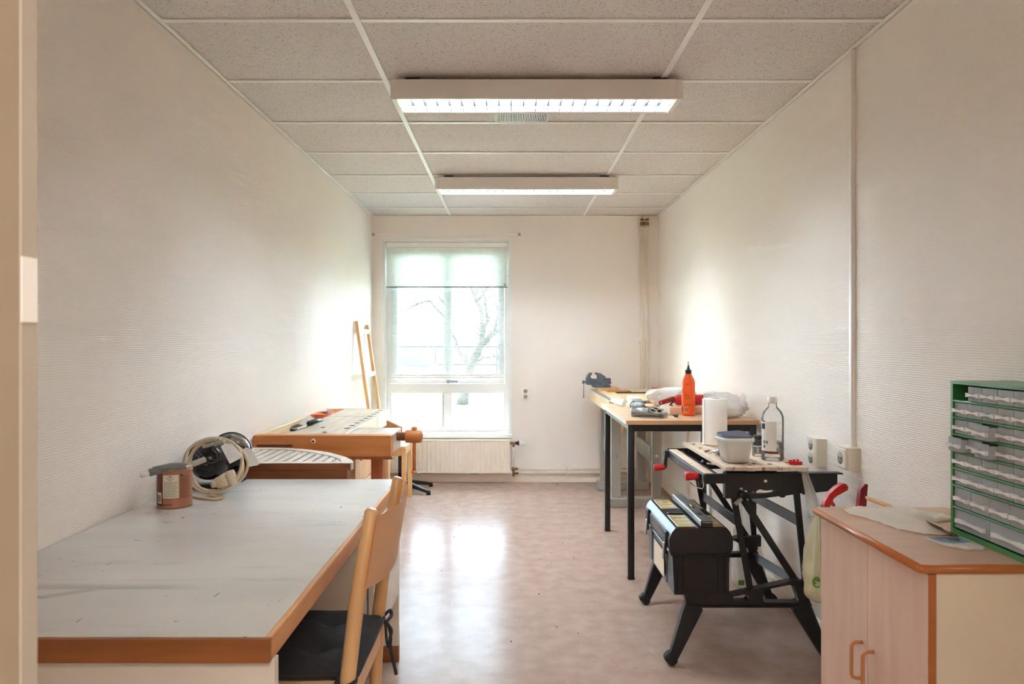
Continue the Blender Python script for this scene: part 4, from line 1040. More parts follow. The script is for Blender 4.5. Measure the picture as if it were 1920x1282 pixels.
# ------------------------------------------------------------------ things on the tall table
ZS = ZT + .0003
M_or = pm('orange bottle plastic', C(244, 92, 22), 0.3, var=0.03)
M_oru = pm('dark orange print', C(170, 58, 18), 0.5)
oc = Vector((1.005, 4.118, ZS))
ob = thing('glue_bottle', 'tall orange glue bottle with black nozzle on the tall table', 'bottle', oc)
part('bottle_body', MB().lathe([(.0, .002), (.031, 0), (.036, .004), (.0372, .012), (.0372, .186), (.034, .200), (.022, .224), (.0165, .236), (.0165, .24)], oc, 32), M_or, ob)
part('cap', MB().lathe([(.0175, .236), (.0175, .256), (.012, .259), (.010, .259), (.006, .274), (.0028, .288), (.0, .289)], oc, 24), pm('dark grey cap', C(52, 54, 58), .4), ob, 'dark grey nozzle cap')
part('nozzle_pin', MB().cyl(oc + Vector((0, 0, .287)), oc + Vector((0, 0, .300)), .0018, n=8).lathe([(0, .297), (.003, .299), (.003, .302), (0, .304)], oc, 8), M_blackm, ob)
def ang_patch(mbx, c, r, a0, a1, z0, z1, n=4):
    f = math.atan2(-c.y, -c.x); V = []
    for i in range(n + 1):
        a = f + a0 + (a1 - a0) * i / n
        V.append((mbx.bm.verts.new(Vector((c.x + r * math.cos(a), c.y + r * math.sin(a), c.z + z0))), mbx.bm.verts.new(Vector((c.x + r * math.cos(a), c.y + r * math.sin(a), c.z + z1)))))
    for A, B in zip(V, V[1:]): mbx.bm.faces.new((A[0], B[0], B[1], A[1]))
    return mbx
mb = MB()
for k, (z, a, b) in enumerate(((.178, -.45, .1), (.172, -.45, .25), (.118, -.6, -.1), (.112, -.6, .3), (.100, -.5, .3), (.094, -.5, .1), (.066, -.5, .2), (.06, -.55, .3))):
    ang_patch(mb, oc, .0374, a, b, z, z + .0026)
ang_patch(mb, oc, .0374, -1.25, -.95, .128, .150)
o = part('label_print', mb, M_oru, ob); o['kind'] = 'stuff'
bc = part('barcode_patch', ang_patch(MB(), oc, .0375, -.62, .02, .020, .050), pm('pale orange patch', C(240, 150, 100), .5), ob)
mb = MB()
for k in range(9): ang_patch(mb, oc, .0377, -.56 + k * .058, -.56 + k * .058 + (.034 if k % 3 else .02), .024, .046, 1)
o = part('barcode_lines', mb, M_ink, bc); o['kind'] = 'stuff'
part('black_mark', ang_patch(MB(), oc, .0375, -1.3, -.95, .022, .052), M_ink, ob)

wk = thing('wood_block', 'plain beech block lying under the red gun on the tall table', 'block', (1.01, 4.31, ZS))
part('block', MB().box(.912, 1.105, 4.166, 4.44, ZS, ZS + .041, .001), W_tab, wk)
part('lit_end', MB().box(.9105, .912, 4.168, 4.438, ZS + .001, ZS + .040), M_side, wk)  # white sheet paints the daylight falling on the block's end
rg = thing('red_caulking_gun', 'red caulking gun resting on the beech block behind the orange bottle', 'caulking gun', (1.0, 4.31, ZS + .041))
zc = ZS + .0735
part('barrel', MB().lathe([(.0, -.105), (.020, -.103), (.031, -.09), (.032, -.03), (.030, -.028), (.030, -.018), (.032, -.016), (.032, .085), (.026, .10), (.0, .102)], (1.07, 4.30, zc), 22, Matrix.Rotation(PI / 2, 3, 'Y')), M_red, rg)
part('handle', MB().obox((.962, 4.262, zc + .012), (.862, 4.235, zc - .016), .018, .026, .006), M_dred, rg, 'dark red handle')
part('trigger', MB().tube([(.962, 4.262, zc - .0), (.945, 4.25, zc - .010), (.93, 4.248, zc - .026), (.945, 4.25, zc - .030)], .0055, 8), M_black, rg)
part('hang_hole', MB().cyl((.873, 4.2285, zc - .012), (.873, 4.2295, zc - .012), .0045, n=10), M_white, rg)
def gun(name, label, p, q, ang=0):
    """Skeleton caulking gun lying on the table: cradle, end hoop, frame, rod, trigger."""
    p = Vector(p); q = Vector(q); d = (q - p).normalized(); sd = Vector((-d.y, d.x, 0)); up = Vector((0, 0, 1)); L_ = (q - p).length
    t = thing(name, label, 'caulking gun', p)
    r = .025
    def cr(u, v):
        a = PI + PI * v
        return p + d * (L_ * .80 * u) + sd * (r * math.cos(a)) + up * (r + .002 + r * math.sin(a))
    m2 = MB().grid(cr, 6, 12); bmesh.ops.solidify(m2.bm, geom=m2.bm.faces[:], thickness=.0015)
    part('cradle', m2, M_steel, t, angle=60)
    part('end_hoop', MB().tube([p + sd * (r * math.cos(k * PI / 10)) + up * (r + .004 + r * math.sin(k * PI / 10)) for k in range(20)], .0035, 6, True), M_steel, t)
    part('cartridge', MB().cyl(p + d * (L_ * .08) + up * (r + .006), p + d * (L_ * .36) + up * (r + .006), .0205, .0205, 18).cyl(p + d * .0 + up * (r + .006), p + d * (L_ * .08) + up * (r + .006), .012, .0205, 18), M_alu, t)
    part('push_rod', MB().cyl(p + d * (L_ * .36) + up * (r + .006), p + d * L_ + up * (.012), .0042, n=8), M_steel, t)
    part('rod_knob', MB().cyl(p + d * (L_ * .95) + up * .0135, p + d * (L_ * 1.04) + up * .0110, .0085, n=10), M_black, t)
    part('grip', MB().obox(p + d * (L_ * .60) + up * (.020), p + d * (L_ * .78) + sd * .075 + up * .010, .016, .014, .003), M_steel, t)
    part('trigger', MB().obox(p + d * (L_ * .55) + up * (.020), p + d * (L_ * .50) + sd * .065 + up * .010, .014, .010, .002), M_steel, t)
    return t
gun('metal_caulking_gun', 'shiny metal caulking gun closest to the front edge of the tall table', (.672, 4.035, ZS), (.905, 3.975, ZS))
gun('metal_caulking_gun', 'shiny metal caulking gun lying behind the other metal one on the table', (.752, 4.46, ZS), (.868, 4.245, ZS))
wc = thing('paper_cup', 'white conical cup lying on its side near the table corner', 'cup', (.69, 4.68, ZS))
rc = Matrix.Rotation(-.55, 3, 'Z') @ Matrix.Rotation(PI / 2 + .18, 3, 'Y')
part('cup_wall', MB().lathe([(.0, -.05), (.012, -.05), (.028, .04), (.0295, .041), (.0295, .044), (.0265, .044), (.0, .030)], (.695, 4.70, ZS + .0285), 24, rc), M_white, wc)
gt = thing('sealant_tube', 'pale green sealant tube with a blue plug lying behind the metal gun', 'tube', (.79, 4.66, ZS))
part('tube_body', MB().cyl((.745, 4.56, ZS + .020), (.80, 4.60, ZS + .020), .0195, .0195, 18), pm('pale green plastic', C(196, 222, 200), .3), gt)
part('blue_plug', MB().cyl((.80, 4.60, ZS + .020), (.835, 4.625, ZS + .022), .014, .017, 14).obox((.795, 4.64, ZS + .030), (.86, 4.61, ZS + .034), .022, .018, .004), pm('blue plastic', C(66, 110, 150), .4), gt, 'blue plug')
bg = thing('plastic_bag', 'loosely crumpled white plastic bag at the far side of the tall table', 'bag', (1.0, 4.70, ZS))
part('bag_body', MB().blob((1.065, 4.72, ZS + .052), (.165, .13, .072), 5, .30, 2.6, 2, floor=ZS), M_bagw, bg, angle=70)
bg = thing('plastic_bag', 'stuffed white plastic bag with knotted corners at the table end nearest the wall', 'bag', (1.2, 4.02, ZS))
part('bag_body', MB().blob((1.185, 4.03, ZS + .052), (.105, .115, .070), 5, .30, 2.8, 6, floor=ZS), M_bagw, bg, angle=70)
part('bag_ear', MB().blob((1.272, 3.99, ZS + .090), (.018, .03, .035), 3, .5, 3, 8, floor=ZS), M_bagw, bg, angle=70)
part('bag_ear', MB().blob((1.115, 4.07, ZS + .118), (.035, .03, .022), 3, .4, 3, 9, floor=ZS), M_bagw, bg, angle=70)
sp_ = thing('paper_stack', 'small stack of white folded paper beside the crumpled bag on the table', 'paper', (.86, 4.75, ZS))
for k in range(5):
    part('sheet', MB().box(.772 + .004 * (k % 2), .842 + .003 * (k % 3), 4.70, 4.85, ZS + k * .011, ZS + k * .011 + .010, .003), M_white, sp_)

# ------------------------------------------------------------------ folding vise bench
fb = thing('folding_workbench', 'black folding vise bench with scarred wooden boards and red crank handles', 'workbench', (.95, 3.2, 0))
Q = lambda px, py: ((px - 957) * .002085, 1.263 - (py - 640) * .002085)   # measured outline of the near side frame, metres
frame_parts = []
def side_frame(dx, y0, y1):
    P = lambda l: [(x + dx, z) for x, z in l]
    o1 = P([(.676, .2795), (.86, .2795), (1.109, .335), (1.122, .334), (1.136, .318), (1.172, .237), (1.160, .231), (.697, .231), (.684, .238)])
    h1 = P([(.862, .262), (.868, .254), (.918, .254), (.927, .262), (.927, .272), (.918, .279), (.905, .280), (.868, .272)])
    h2 = P([(.982, .256), (.990, .249), (1.110, .249), (1.119, .254), (1.120, .262), (1.102, .312), (1.094, .317), (1.080, .317), (.992, .299), (.982, .288)])
    part('step_plate', MB().prism(o1, 'Y', y0, y1, holes=[h1, h2]), M_blackm, fb)
    rib = P([(.70, .2315), (1.15, .2315), (1.15, .237), (.70, .237)])
    part('step_flange', MB().prism(rib, 'Y', y0 - .008, y0 - .0003), M_blackm, fb)
    top = P([(.834, .752), (1.27, .748), (1.27, .687), (1.262, .684), (1.145, .672), (1.14, .667), (1.132, .674), (1.10, .669), (1.07, .664), (1.064, .657), (1.05, .657), (1.045, .662), (.98, .654), (.93, .652), (.834, .653)])
    hs_ = P([(.908, .684), (.918, .674), (.95, .669), (1.0, .669), (1.025, .673), (1.034, .682), (1.028, .686), (.99, .684), (.97, .689), (.955, .682), (.92, .684)])
    hk = P([(.888, .682), (.892, .676), (.902, .680), (.904, .694), (.897, .697), (.888, .690)])
    hw = P([(.9865, .7185), (.9965, .7185), (.9965, .729), (.9865, .729)])
    part('side_plate', MB().prism(top, 'Y', y0, y1 - .01, holes=[hs_, hk]), M_blackm, fb)
    part('plate_lip', MB().box(.834 + dx, 1.287 + dx, y0 - .012, y1 - .01, .7483, .7535, .0008), M_blackm, fb)
    part('strut', MB().obox((.872 + dx, y0 + .022, .668), (.938 + dx, y0 + .022, .296), .010, .024, .001, up=(1, 0, 0)), M_blackm, fb)
    part('strut', MB().obox((.898 + dx, y0 + .036, .668), (1.136 + dx, y0 + .036, .300), .010, .026, .001, up=(1, 0, 0)), M_blackm, fb)
    part('strut', MB().obox((1.118 + dx, y0 + .022, .690), (1.160 + dx, y0 + .022, .26), .010, .024, .001, up=(1, 0, 0)), M_blackm, fb)
    part('pivot', MB().cyl((.900 + dx, y0 - .010, .664), (.900 + dx, y0 + .044, .664), .019, n=16), M_blackm, fb)
    part('locking_lever', MB().obox((.895 + dx, y0 - .012, .655), (.868 + dx, y0 - .014, .634), .012, .014, .002), M_steelw, fb)
    lg = part('leg', MB().obox((.716 + dx, y0 + .018, .238), (.632 + dx, y0 + .018, .022), .050, .074, .006, w2=.036, h2=.034, up=(1, 0, .3)), M_blackm, fb)
    part('rubber_foot', MB().obox((.640 + dx, y0 + .018, .040), (.612 + dx, y0 + .018, .013), .046, .050, .009, up=(1, 0, .3)), M_rubber, lg)
    lg = part('leg', MB().obox((1.128 + dx, y0 + .018, .240), (1.240 + dx * .5, y0 + .018, .022), .050, .074, .006, w2=.036, h2=.034, up=(1, 0, .3)), M_blackm, fb)
    part('rubber_foot', MB().obox((1.232 + dx * .5, y0 + .018, .040), (1.256 + dx * .5, y0 + .018, .013), .046, .050, .009, up=(1, 0, .3)), M_rubber, lg)
side_frame(0, 2.832, 2.872)
side_frame(.02, 3.49, 3.53)
part('sticker', MB().box(.9855, .9965, 2.8308, 2.832, .716, .726), M_white, fb)
part('step_rail', MB().box(.69, .725, 2.872, 3.49, .255, .279, .003), M_blackm, fb)
part('step_rail', MB().box(.83, .862, 2.872, 3.49, .255, .279, .003), M_blackm, fb)

M_gun = pm('blue grey steel rail', C(84, 92, 100), 0.3, 0.5, var=0.12, scale=20)
part('cross_brace', MB().obox((.905, 2.868, .545), (.925, 3.488, .520), .008, .040, .002), M_gun, fb)
part('cross_brace', MB().obox((1.138, 2.868, .555), (1.158, 3.488, .525), .008, .045, .002), M_gun, fb)
part('cross_brace', MB().obox((1.146, 2.872, .305), (1.165, 3.488, .235), .010, .040, .002), M_gun, fb)
part('gusset', MB().prism([(1.05, .325), (1.19, .34), (1.19, .29), (1.12, .285)], 'Y', 3.46, 3.489), M_blackm, fb)
# clamping boards
for x0, x1, dz in ((.826, .9075, 0), (.909, .9415, -.0012), (.943, 1.147, .0006)):
    part('clamp_board', MB().box(x0, x1, 2.80, 3.50, .7655 + dz, .780 + dz, .0012), W_ply, fb)
for x, y in ((1.02, 2.87), (1.06, 2.95), (.96, 2.88), (1.10, 2.90), (.86, 3.30), (.88, 3.10), (1.04, 3.12), (1.10, 3.30), (.86, 3.42)):
    part('dog_hole', MB().cyl((x, y, .7807), (x, y, .7814), .0085, n=12), M_dark, fb)
part('board_rail', MB().box(.84, 1.04, 2.845, 2.875, .7538, .7643, .001), M_blackm, fb)
part('board_rail', MB().box(.84, 1.06, 3.44, 3.47, .7538, .7643, .001), M_blackm, fb)
part('jaw_beam', MB().box(.752, .800, 2.845, 3.50, .706, .742, .003), M_gun, fb, 'blue grey front jaw beam')
part('jaw_board', MB().box(.758, .797, 2.86, 3.49, .7425, .7475, .001), W_ply, fb)
part('jaw_carrier', MB().box(.757, .833, 2.826, 2.844, .712, .749, .002), M_blackm, fb)
part('jaw_carrier', MB().box(.757, .853, 3.501, 3.518, .712, .749, .002), M_blackm, fb)
part('screw_slot', MB().box(.8005, .824, 2.86, 3.49, .728, .740, .002), M_black, fb)
def crank(y, z, xo):
    c = part('crank', MB().box(.728, .7515, y - .018, y + .018, z - .006, z + .024, .002).obox((.735, y - .024, z + .016), (.728, y - .024, z - .055), .012, .016, .002), M_black, fb)
    part('crank_handle', MB().lathe([(.0, 0), (.0105, .001), (.012, .006), (.0165, .042), (.0165, .050), (.013, .053), (.0, .054)], (.728, y - .030, z - .052), 14, Matrix.Rotation(-PI / 2, 3, 'Y') @ Matrix.Rotation(0, 3, 'X')), M_red, c, 'red crank handle')
crank(3.46, .722, 0)
c = part('crank', MB().box(.728, .7515, 2.872, 2.905, .714, .742, .002).obox((.737, 2.868, .742), (.748, 2.868, .690), .014, .012, .002), M_black, fb)
part('crank_handle', MB().lathe([(.0, 0), (.0115, .001), (.013, .006), (.0180, .040), (.018, .047), (.014, .050), (.0, .051)], (.737, 2.862, .735), 16, Matrix.Rotation(-PI / 2, 3, 'Y')), M_red, c, 'red crank handle')
part('wire_clip', MB().tube([(.70, 2.85, .712), (.725, 2.84, .695), (.745, 2.835, .690), (.752, 2.835, .70), (.748, 2.835, .74)], .0022, 6), M_steel, fb)

# toolbox
M_tb = pm('black toolbox plastic', C(27, 25, 26), 0.36, var=0.12, scale=18, bump=0.1, bscale=300)
M_olive = pm('olive clear lid plastic', C(168, 150, 104), 0.35, var=0.12, scale=14)
ZX = .2803
tb = thing('toolbox', 'black plastic toolbox with olive organiser lids on the step of the folding bench', 'toolbox', (.735, 3.09, ZX))
BY0, BY1 = 2.822, 3.33
part('toolbox_body', MB().prism([(.636, ZX), (.842, ZX), (.852, .442), (.629, .442)], 'Y', BY0 + .008, BY1 - .008), M_tb, tb)
part('toolbox_lid', MB().prism([(.627, .4425), (.851, .4425), (.861, .458), (.862, .498), (.852, .525), (.838, .541), (.640, .541), (.626, .525), (.615, .498), (.616, .458)], 'Y', BY0, BY1), M_tb, tb)
part('rim_band', MB().box(.622, .856, BY0 + .002, BY1 - .002, .432, .4422, .002), M_tb, tb)
for x in (.634, .832):
    part('corner_pillar', MB().box(x, x + .016, BY0 - .0, BY0 + .0078, ZX + .006, .430, .003), M_tb, tb)
part('end_panel', MB().box(.668, .806, BY0 + .003, BY0 + .0078, ZX + .012, .425, .002), M_tb, tb)
for x0, x1 in ((.650, .722), (.786, .830)):
    for y0, y1 in ((2.835, 3.02), (3.14, 3.315)):
        pnl = part('organiser_lid', MB().box(x0, x1, y0, y1, .5412, .5455, .002), M_olive, tb, 'olive organiser lid')
        for k in range(3):
            yy = y0 + (y1 - y0) * (k + .8) / 3.4
            part('lid_slot', MB().box(x0 + .012, x1 - .008, yy, yy + .006, .5456, .5462), M_cream, pnl)
part('handle_recess', MB().box(.650, .730, 3.03, 3.13, .5412, .5425), M_dark, tb)
part('carry_handle', MB().box(.655, .722, 3.034, 3.052, .5426, .550, .003), M_tb, tb)
for y in (2.885, 3.255):
    lt_ = part('latch', MB().obox((.6142, y, .515), (.6105, y, .428), .040, .008, .002, up=(1, 0, 0)), M_black, tb)
    part('latch_tongue', MB().obox((.609, y, .47), (.604, y, .405), .022, .006, .002, up=(1, 0, 0)), M_steelw, lt_)
part('label', MB().prism([(2.98, .30), (3.18, .30), (3.18, .405), (2.98, .405)], 'X', .6268, .6282), M_cream, tb, 'pale side label')
for y in (2.92, 3.22):
    part('side_groove', MB().box(.6262, .6295, y, y + .006, ZX + .02, .425), M_dark, tb)
sl = thing('spirit_level', 'grey aluminium spirit level lying along the top of the toolbox', 'spirit level', (.755, 3.07, .5426))
part('level_body', MB().box(.7345, .781, 2.812, 3.305, .5468, .572, .002), M_alu, sl)
part('end_plug', MB().box(.7355, .780, 2.8095, 2.8118, .5475, .5712, .001), M_black, sl)
for k in range(9):
    part('end_rib', MB().box(.7375 + k * .0047, .7398 + k * .0047, 2.8085, 2.8094, .563, .569), M_alu, sl)
part('vial_window', MB().box(.748, .768, 3.03, 3.085, .5722, .5728), M_dark, sl)
part('level_vial', MB().cyl((.758, 3.035, .5735), (.758, 3.08, .5735), .0045, n=10), pm('yellow green vial', C(190, 200, 90), .2), sl)
part('grip_mark', MB().box(.748, .768, 2.90, 2.94, .5722, .5726), M_black, sl)

# things on the folding bench
ZW = .7815
pr = thing('paper_roll', 'white paper towel roll standing on the folding bench', 'paper roll', (.961, 3.42, ZW))
c0 = Vector((.962, 3.425, ZW))
part('paper', MB().lathe([(.020, 0), (.0535, 0), (.0545, .004), (.0545, .210), (.0535, .214), (.020, .214), (.020, 0)], c0, 40), pm('white tissue', C(240, 236, 230), .85, var=.02, bump=.25, bscale=160), pr)
part('cardboard_core', MB().lathe([(.019, .001), (.0198, .001), (.0198, .2145), (.0185, .2145), (.0185, .001)], c0, 24), pm('cardboard', C(176, 146, 112), .8), pr)
part('loose_edge', MB().box(.905, .9075, 3.41, 3.44, ZW, ZW + .213), MATS['white tissue'], pr)
def rrect(hx, hy, r, n=5):
    out = []
    for sx, sy, a0 in ((1, 1, 0), (-1, 1, 90), (-1, -1, 180), (1, -1, 270)):
        for k in range(n + 1):
            a = math.radians(a0 + 90 * k / n); out.append((sx * (hx - r) + r * math.cos(a), sy * (hy - r) + r * math.sin(a)))
    return out
def loft(mbx, rings, cap0=True, cap1=True):
    V = [[mbx.bm.verts.new(p) for p in r] for r in rings]; n = len(V[0])
    for A, B in zip(V, V[1:]):
        for k in range(n):
            j = (k + 1) % n; mbx.bm.faces.new((A[k], A[j], B[j], B[k]))
    if cap0: mbx.bm.faces.new(V[0][::-1])
    if cap1: mbx.bm.faces.new(V[-1])
    return mbx
bx_ = thing('food_container', 'square milky plastic container with dark blue lid on the folding bench', 'container', (.9, 2.93, ZW))
fc = Vector((.899, 2.925, ZW)); rot = Matrix.Rotation(.12, 3, 'Z')
ring = lambda h, r, z: [fc + rot @ Vector((x, y, z)) for x, y in rrect(h, h, r)]
part('tub', loft(MB(), [ring(.040, .022, .0), (ring(.046, .024, .006)), ring(.050, .024, .03), ring(.057, .024, .085), ring(.059, .024, .088), ring(.055, .022, .086), ring(.048, .022, .03), ring(.043, .02, .008)]), M_frost, bx_)
part('grey_contents', loft(MB(), [ring(.0375, .02, .0015), ring(.0425, .02, .008), ring(.0455, .02, .020)]), pm('grey paste', C(120, 116, 110), .6), bx_)
part('lid_rim', loft(MB(), [ring(.0625, .026, .084), ring(.0645, .026, .088), ring(.0645, .026, .098), ring(.062, .026, .100), ring(.058, .024, .100), ring(.058, .024, .092)], False, False), M_frost, bx_)
tl = lambda h, r, z: [Vector((v.x, v.y, v.z + .008 + .15 * (v.y - fc.y) + .04 * (v.x - fc.x))) for v in ring(h, r, z)]
part('lid', loft(MB(), [tl(.0575, .024, .0945), tl(.0580, .024, .0985), tl(.0570, .024, .0995)]), pm('dark blue lid', C(34, 40, 70), .42), bx_, 'dark blue lid', angle=15)
jr = thing('small_jar', 'small clear jar with black cap and label beside the big clear bottle', 'jar', (1.045, 3.06, ZW))
jc = Vector((1.040, 3.065, ZW))
part('glass', MB().lathe([(.0, .0), (.0205, 0), (.0215, .004), (.0215, .070), (.018, .074)], jc, 24), M_clear, jr)
part('black_cap', MB().lathe([(.0, .046), (.0195, .046), (.0195, .084), (.018, .087), (.0, .087)], jc, 24), M_black, jr, 'black cap')
part('label', ang_patch(MB(), jc, .0219, -.9, .9, .012, .042, 8), M_gr, jr)
mb = MB()
for k in range(6): ang_patch(mb, jc, .0221, -.3, .3 - .1 * (k % 2), .016 + k * .004, .0175 + k * .004, 3)
o = part('label_print', mb, M_white, jr); o['kind'] = 'stuff'
cbt = thing('clear_bottle', 'large clear plastic bottle with white cap and white label on the folding bench', 'bottle', (1.064, 2.97, ZW))
cc2 = Vector((1.066, 2.965, ZW))
prof = [(.0, .006), (.03, .002), (.040, .0), (.0435, .006), (.0435, .030), (.0425, .034), (.0435, .038), (.0435, .088), (.0425, .092), (.0435, .096), (.0435, .168), (.0425, .178), (.036, .196), (.024, .210), (.0185, .216), (.0165, .222), (.0165, .236)]
part('bottle_wall', MB().lathe(prof, cc2, 36), M_clear, cbt)
part('cap', MB().lathe([(.0, .232), (.0185, .232), (.0190, .236), (.0190, .256), (.0175, .259), (.0, .259)], cc2, 24), M_sock, cbt, 'white cap')
part('liquid', MB().lathe([(.0, .008), (.038, .004), (.0415, .008), (.0415, .074), (.0, .074)], cc2, 30), mix_clear('clear spirit', .86, C(238, 240, 240), .02, .3), cbt)
lb = part('label', ang_patch(MB(), cc2, .0439, -1.25, .35, .040, .160, 14), pm('white bottle label', C(226, 224, 218), .5), cbt)
lb2 = part('red_band', ang_patch(MB(), cc2, .0440, -.75, .5, .030, .040, 10), pm('brown red print', C(120, 52, 44), .5), cbt)
part('black_square', ang_patch(MB(), cc2, .0442, -1.15, -.72, .128, .150, 4), M_ink, lb)
mb = MB()
def letter(mbx, a, z, strokes, s_):
    for (x0, z0, x1, z1) in strokes:
        f = math.atan2(-cc2.y, -cc2.x)
        P = [Vector((cc2.x + .0443 * math.cos(f + a + x * s_ / .0443), cc2.y + .0443 * math.sin(f + a + x * s_ / .0443), cc2.z + z + zz2 * s_)) for x, zz2 in ((x0, z0), (x1, z1))]
        mbx.tube(P, .0007, 4)
letter(mb, -1.02, .156, [(0, 1, .25, 0), (.25, 0, .5, .8), (.5, .8, .75, 0), (.75, 0, 1, 1)], .007)
letter(mb, -.82, .156, [(0, 0, 0, 1), (0, 1, .6, 1), (.6, 1, .6, .5), (.6, .5, 0, .5), (.2, .5, .7, 0)], .007)
part('lettering', mb, M_ink, lb)
mb = MB(); f0 = math.atan2(-cc2.y, -cc2.x)
for a, z in ((-.78, .076), (-.50, .076), (-.78, .058)):
    mb.tube([Vector((cc2.x + .0443 * math.cos(f0 + a + .085 * math.cos(k * PI / 6)), cc2.y + .0443 * math.sin(f0 + a + .085 * math.cos(k * PI / 6)), cc2.z + z + .0058 * math.sin(k * PI / 6))) for k in range(12)], .0008, 4, True)
    mb.tube([Vector((cc2.x + .0443 * math.cos(f0 + a), cc2.y + .0443 * math.sin(f0 + a), cc2.z + z + q)) for q in (-.003, .003)], .0012, 4)
o = part('pictograms', mb, M_ink, lb); o['kind'] = 'stuff'
mb = MB()
for k in range(16): ang_patch(mb, cc2, .0439, .55, 1.2, .052 + k * .007, .0528 + k * .007, 5)
o = part('small_print', mb, M_txt, cbt); o['kind'] = 'stuff'
rc_ = thing('red_clip', 'small red plastic clip at the end of the folding bench', 'clip', (1.125, 2.87, ZW))
part('clip_base', MB().box(1.103, 1.141, 2.845, 2.872, ZW, ZW + .012, .002), M_red, rc_)
for x in (1.112, 1.126):
    part('clip_knob', MB().cyl((x, 2.858, ZW + .012), (x, 2.858, ZW + .020), .005, n=10), M_red, rc_)
part('clip_tail', MB().box(1.090, 1.103, 2.848, 2.862, ZW, ZW + .018, .003), M_red, rc_)
pe = thing('pencil_stub', 'short wooden pencil stub lying on the folding bench', 'pencil', (.865, 3.19, ZW))
part('shaft', MB().cyl((.845, 3.165, ZW + .0042), (.872, 3.20, ZW + .0042), .004, n=6), W_old, pe)
part('point', MB().cyl((.872, 3.20, ZW + .0042), (.878, 3.208, ZW + .0042), .0035, .0006, 6), W_pale, pe)
ck = thing('drill_chuck', 'small steel and black drill chuck beside the milky container', 'drill chuck', (.885, 3.06, ZW))
part('chuck_body', MB().cyl((.868, 3.09, ZW + .016), (.882, 3.06, ZW + .016), .010, .0155, 16), M_steel, ck)
part('black_sleeve', MB().cyl((.882, 3.06, ZW + .017), (.893, 3.036, ZW + .017), .0165, .0165, 16), M_black, ck, 'black sleeve')
part('chuck_key', MB().tube([(.868, 3.09, ZW + .016), (.855, 3.105, ZW + .012), (.850, 3.10, ZW + .006)], .003, 6), M_steel, ck)

# carrier bags
def hang_bag(name, label, cx_, cy, ztop, zb, rx, ry, seed, mat, strap_x, zs):
    t = thing(name, label, 'bag', (cx_, cy, zb))
    def f(u, v):
        a = 2 * PI * u; z = zb + (ztop - zb) * v
        k = math.sin(PI * min(1, v * 1.0) ** .6) ** .5 if 0 < v < 1 else 0
        k = (1 - (1 - min(1, v / .18)) ** 2) ** .5 * (1 - .80 * max(0, (v - .35) / .65) ** 1.2) if v < 1 else .2
        wv = 1 + .24 * noise.noise(Vector((math.cos(a) * 2.2, math.sin(a) * 2.2, v * 2 + seed))) + .14 * noise.noise(Vector((math.cos(a) * 6, math.sin(a) * 6, v * 5 + seed)))
        fold = 1 + .07 * math.sin(a * 7 + seed + 2 * v) * v
        return (cx_ + (strap_x - cx_) * max(0, v - .3) / .7 + rx * k * wv * fold * math.cos(a), cy + ry * k * wv * fold * math.sin(a), z)
    part('bag_body', MB().grid(f, 48, 26, closed=True), mat, t, angle=80)
    return t
M_grn = pm('green print', C(96, 150, 60), .5)
b1 = hang_bag('carrier_bag', 'yellowish carrier bag with green print hanging on the folding bench beside the cabinet', 1.185, 2.715, .62, .285, .098, .052, 3.0, M_bagy, 1.155, .75)
def strapf(u, v):
    z = .60 + .158 * v; w = .030 * (1 - .55 * v)
    return (1.155 - .02 * v + (u - .5) * 2 * w, 2.742 + .068 * min(1, v * 1.05) + .004 * math.sin(u * 9), z)
mb = MB().grid(strapf, 10, 10); bmesh.ops.solidify(mb.bm, geom=mb.bm.faces[:], thickness=.0012)
part('bag_strap', mb, M_bag, b1, angle=70)
part('strap_loop', MB().box(1.122, 1.150, 2.815, 2.90, .7545, .7563), M_bag, b1)
part('white_inner_bag', MB().blob((1.235, 2.69, .50), (.06, .05, .085), 4, .3, 2.5, 5), M_bag, b1, angle=70)
mb = MB(); mb.tube([(1.117 + .013 * math.cos(k * PI / 8), 2.668 - .001 * k, .385 + .017 * math.sin(k * PI / 8)) for k in range(15)], .0035, 6).tube([(1.117 + .006 * math.cos(k * PI / 5), 2.668, .385 + .008 * math.sin(k * PI / 5)) for k in range(9)], .003, 6)
part('green_mark', mb, M_grn, b1, 'green swirl print')
mb = MB()
for k in range(8): mb.box(1.145 + k * .007, 1.1485 + k * .007, 2.654, 2.6565, .372 - k * .003, .378 - k * .003 + (.004 if k % 3 else 0))
o = part('dark_print', mb, M_ink, b1); o['kind'] = 'stuff'
b2 = hang_bag('carrier_bag', 'thin translucent carrier bag standing on the floor behind the folding bench', 1.205, 3.70, .44, .003, .082, .075, 8.0, M_bag, 1.18, .5)
part('bag_strap', MB().tube([(1.145, 3.68, .36), (1.150, 3.68, .42), (1.165, 3.69, .455), (1.185, 3.69, .44), (1.195, 3.69, .40)], [.012, .008, .007, .008, .012], 8), M_bag, b2, angle=70)
part('green_print', MB().box(1.135, 1.165, 3.628, 3.632, .05, .075, .001), M_grn, b2)

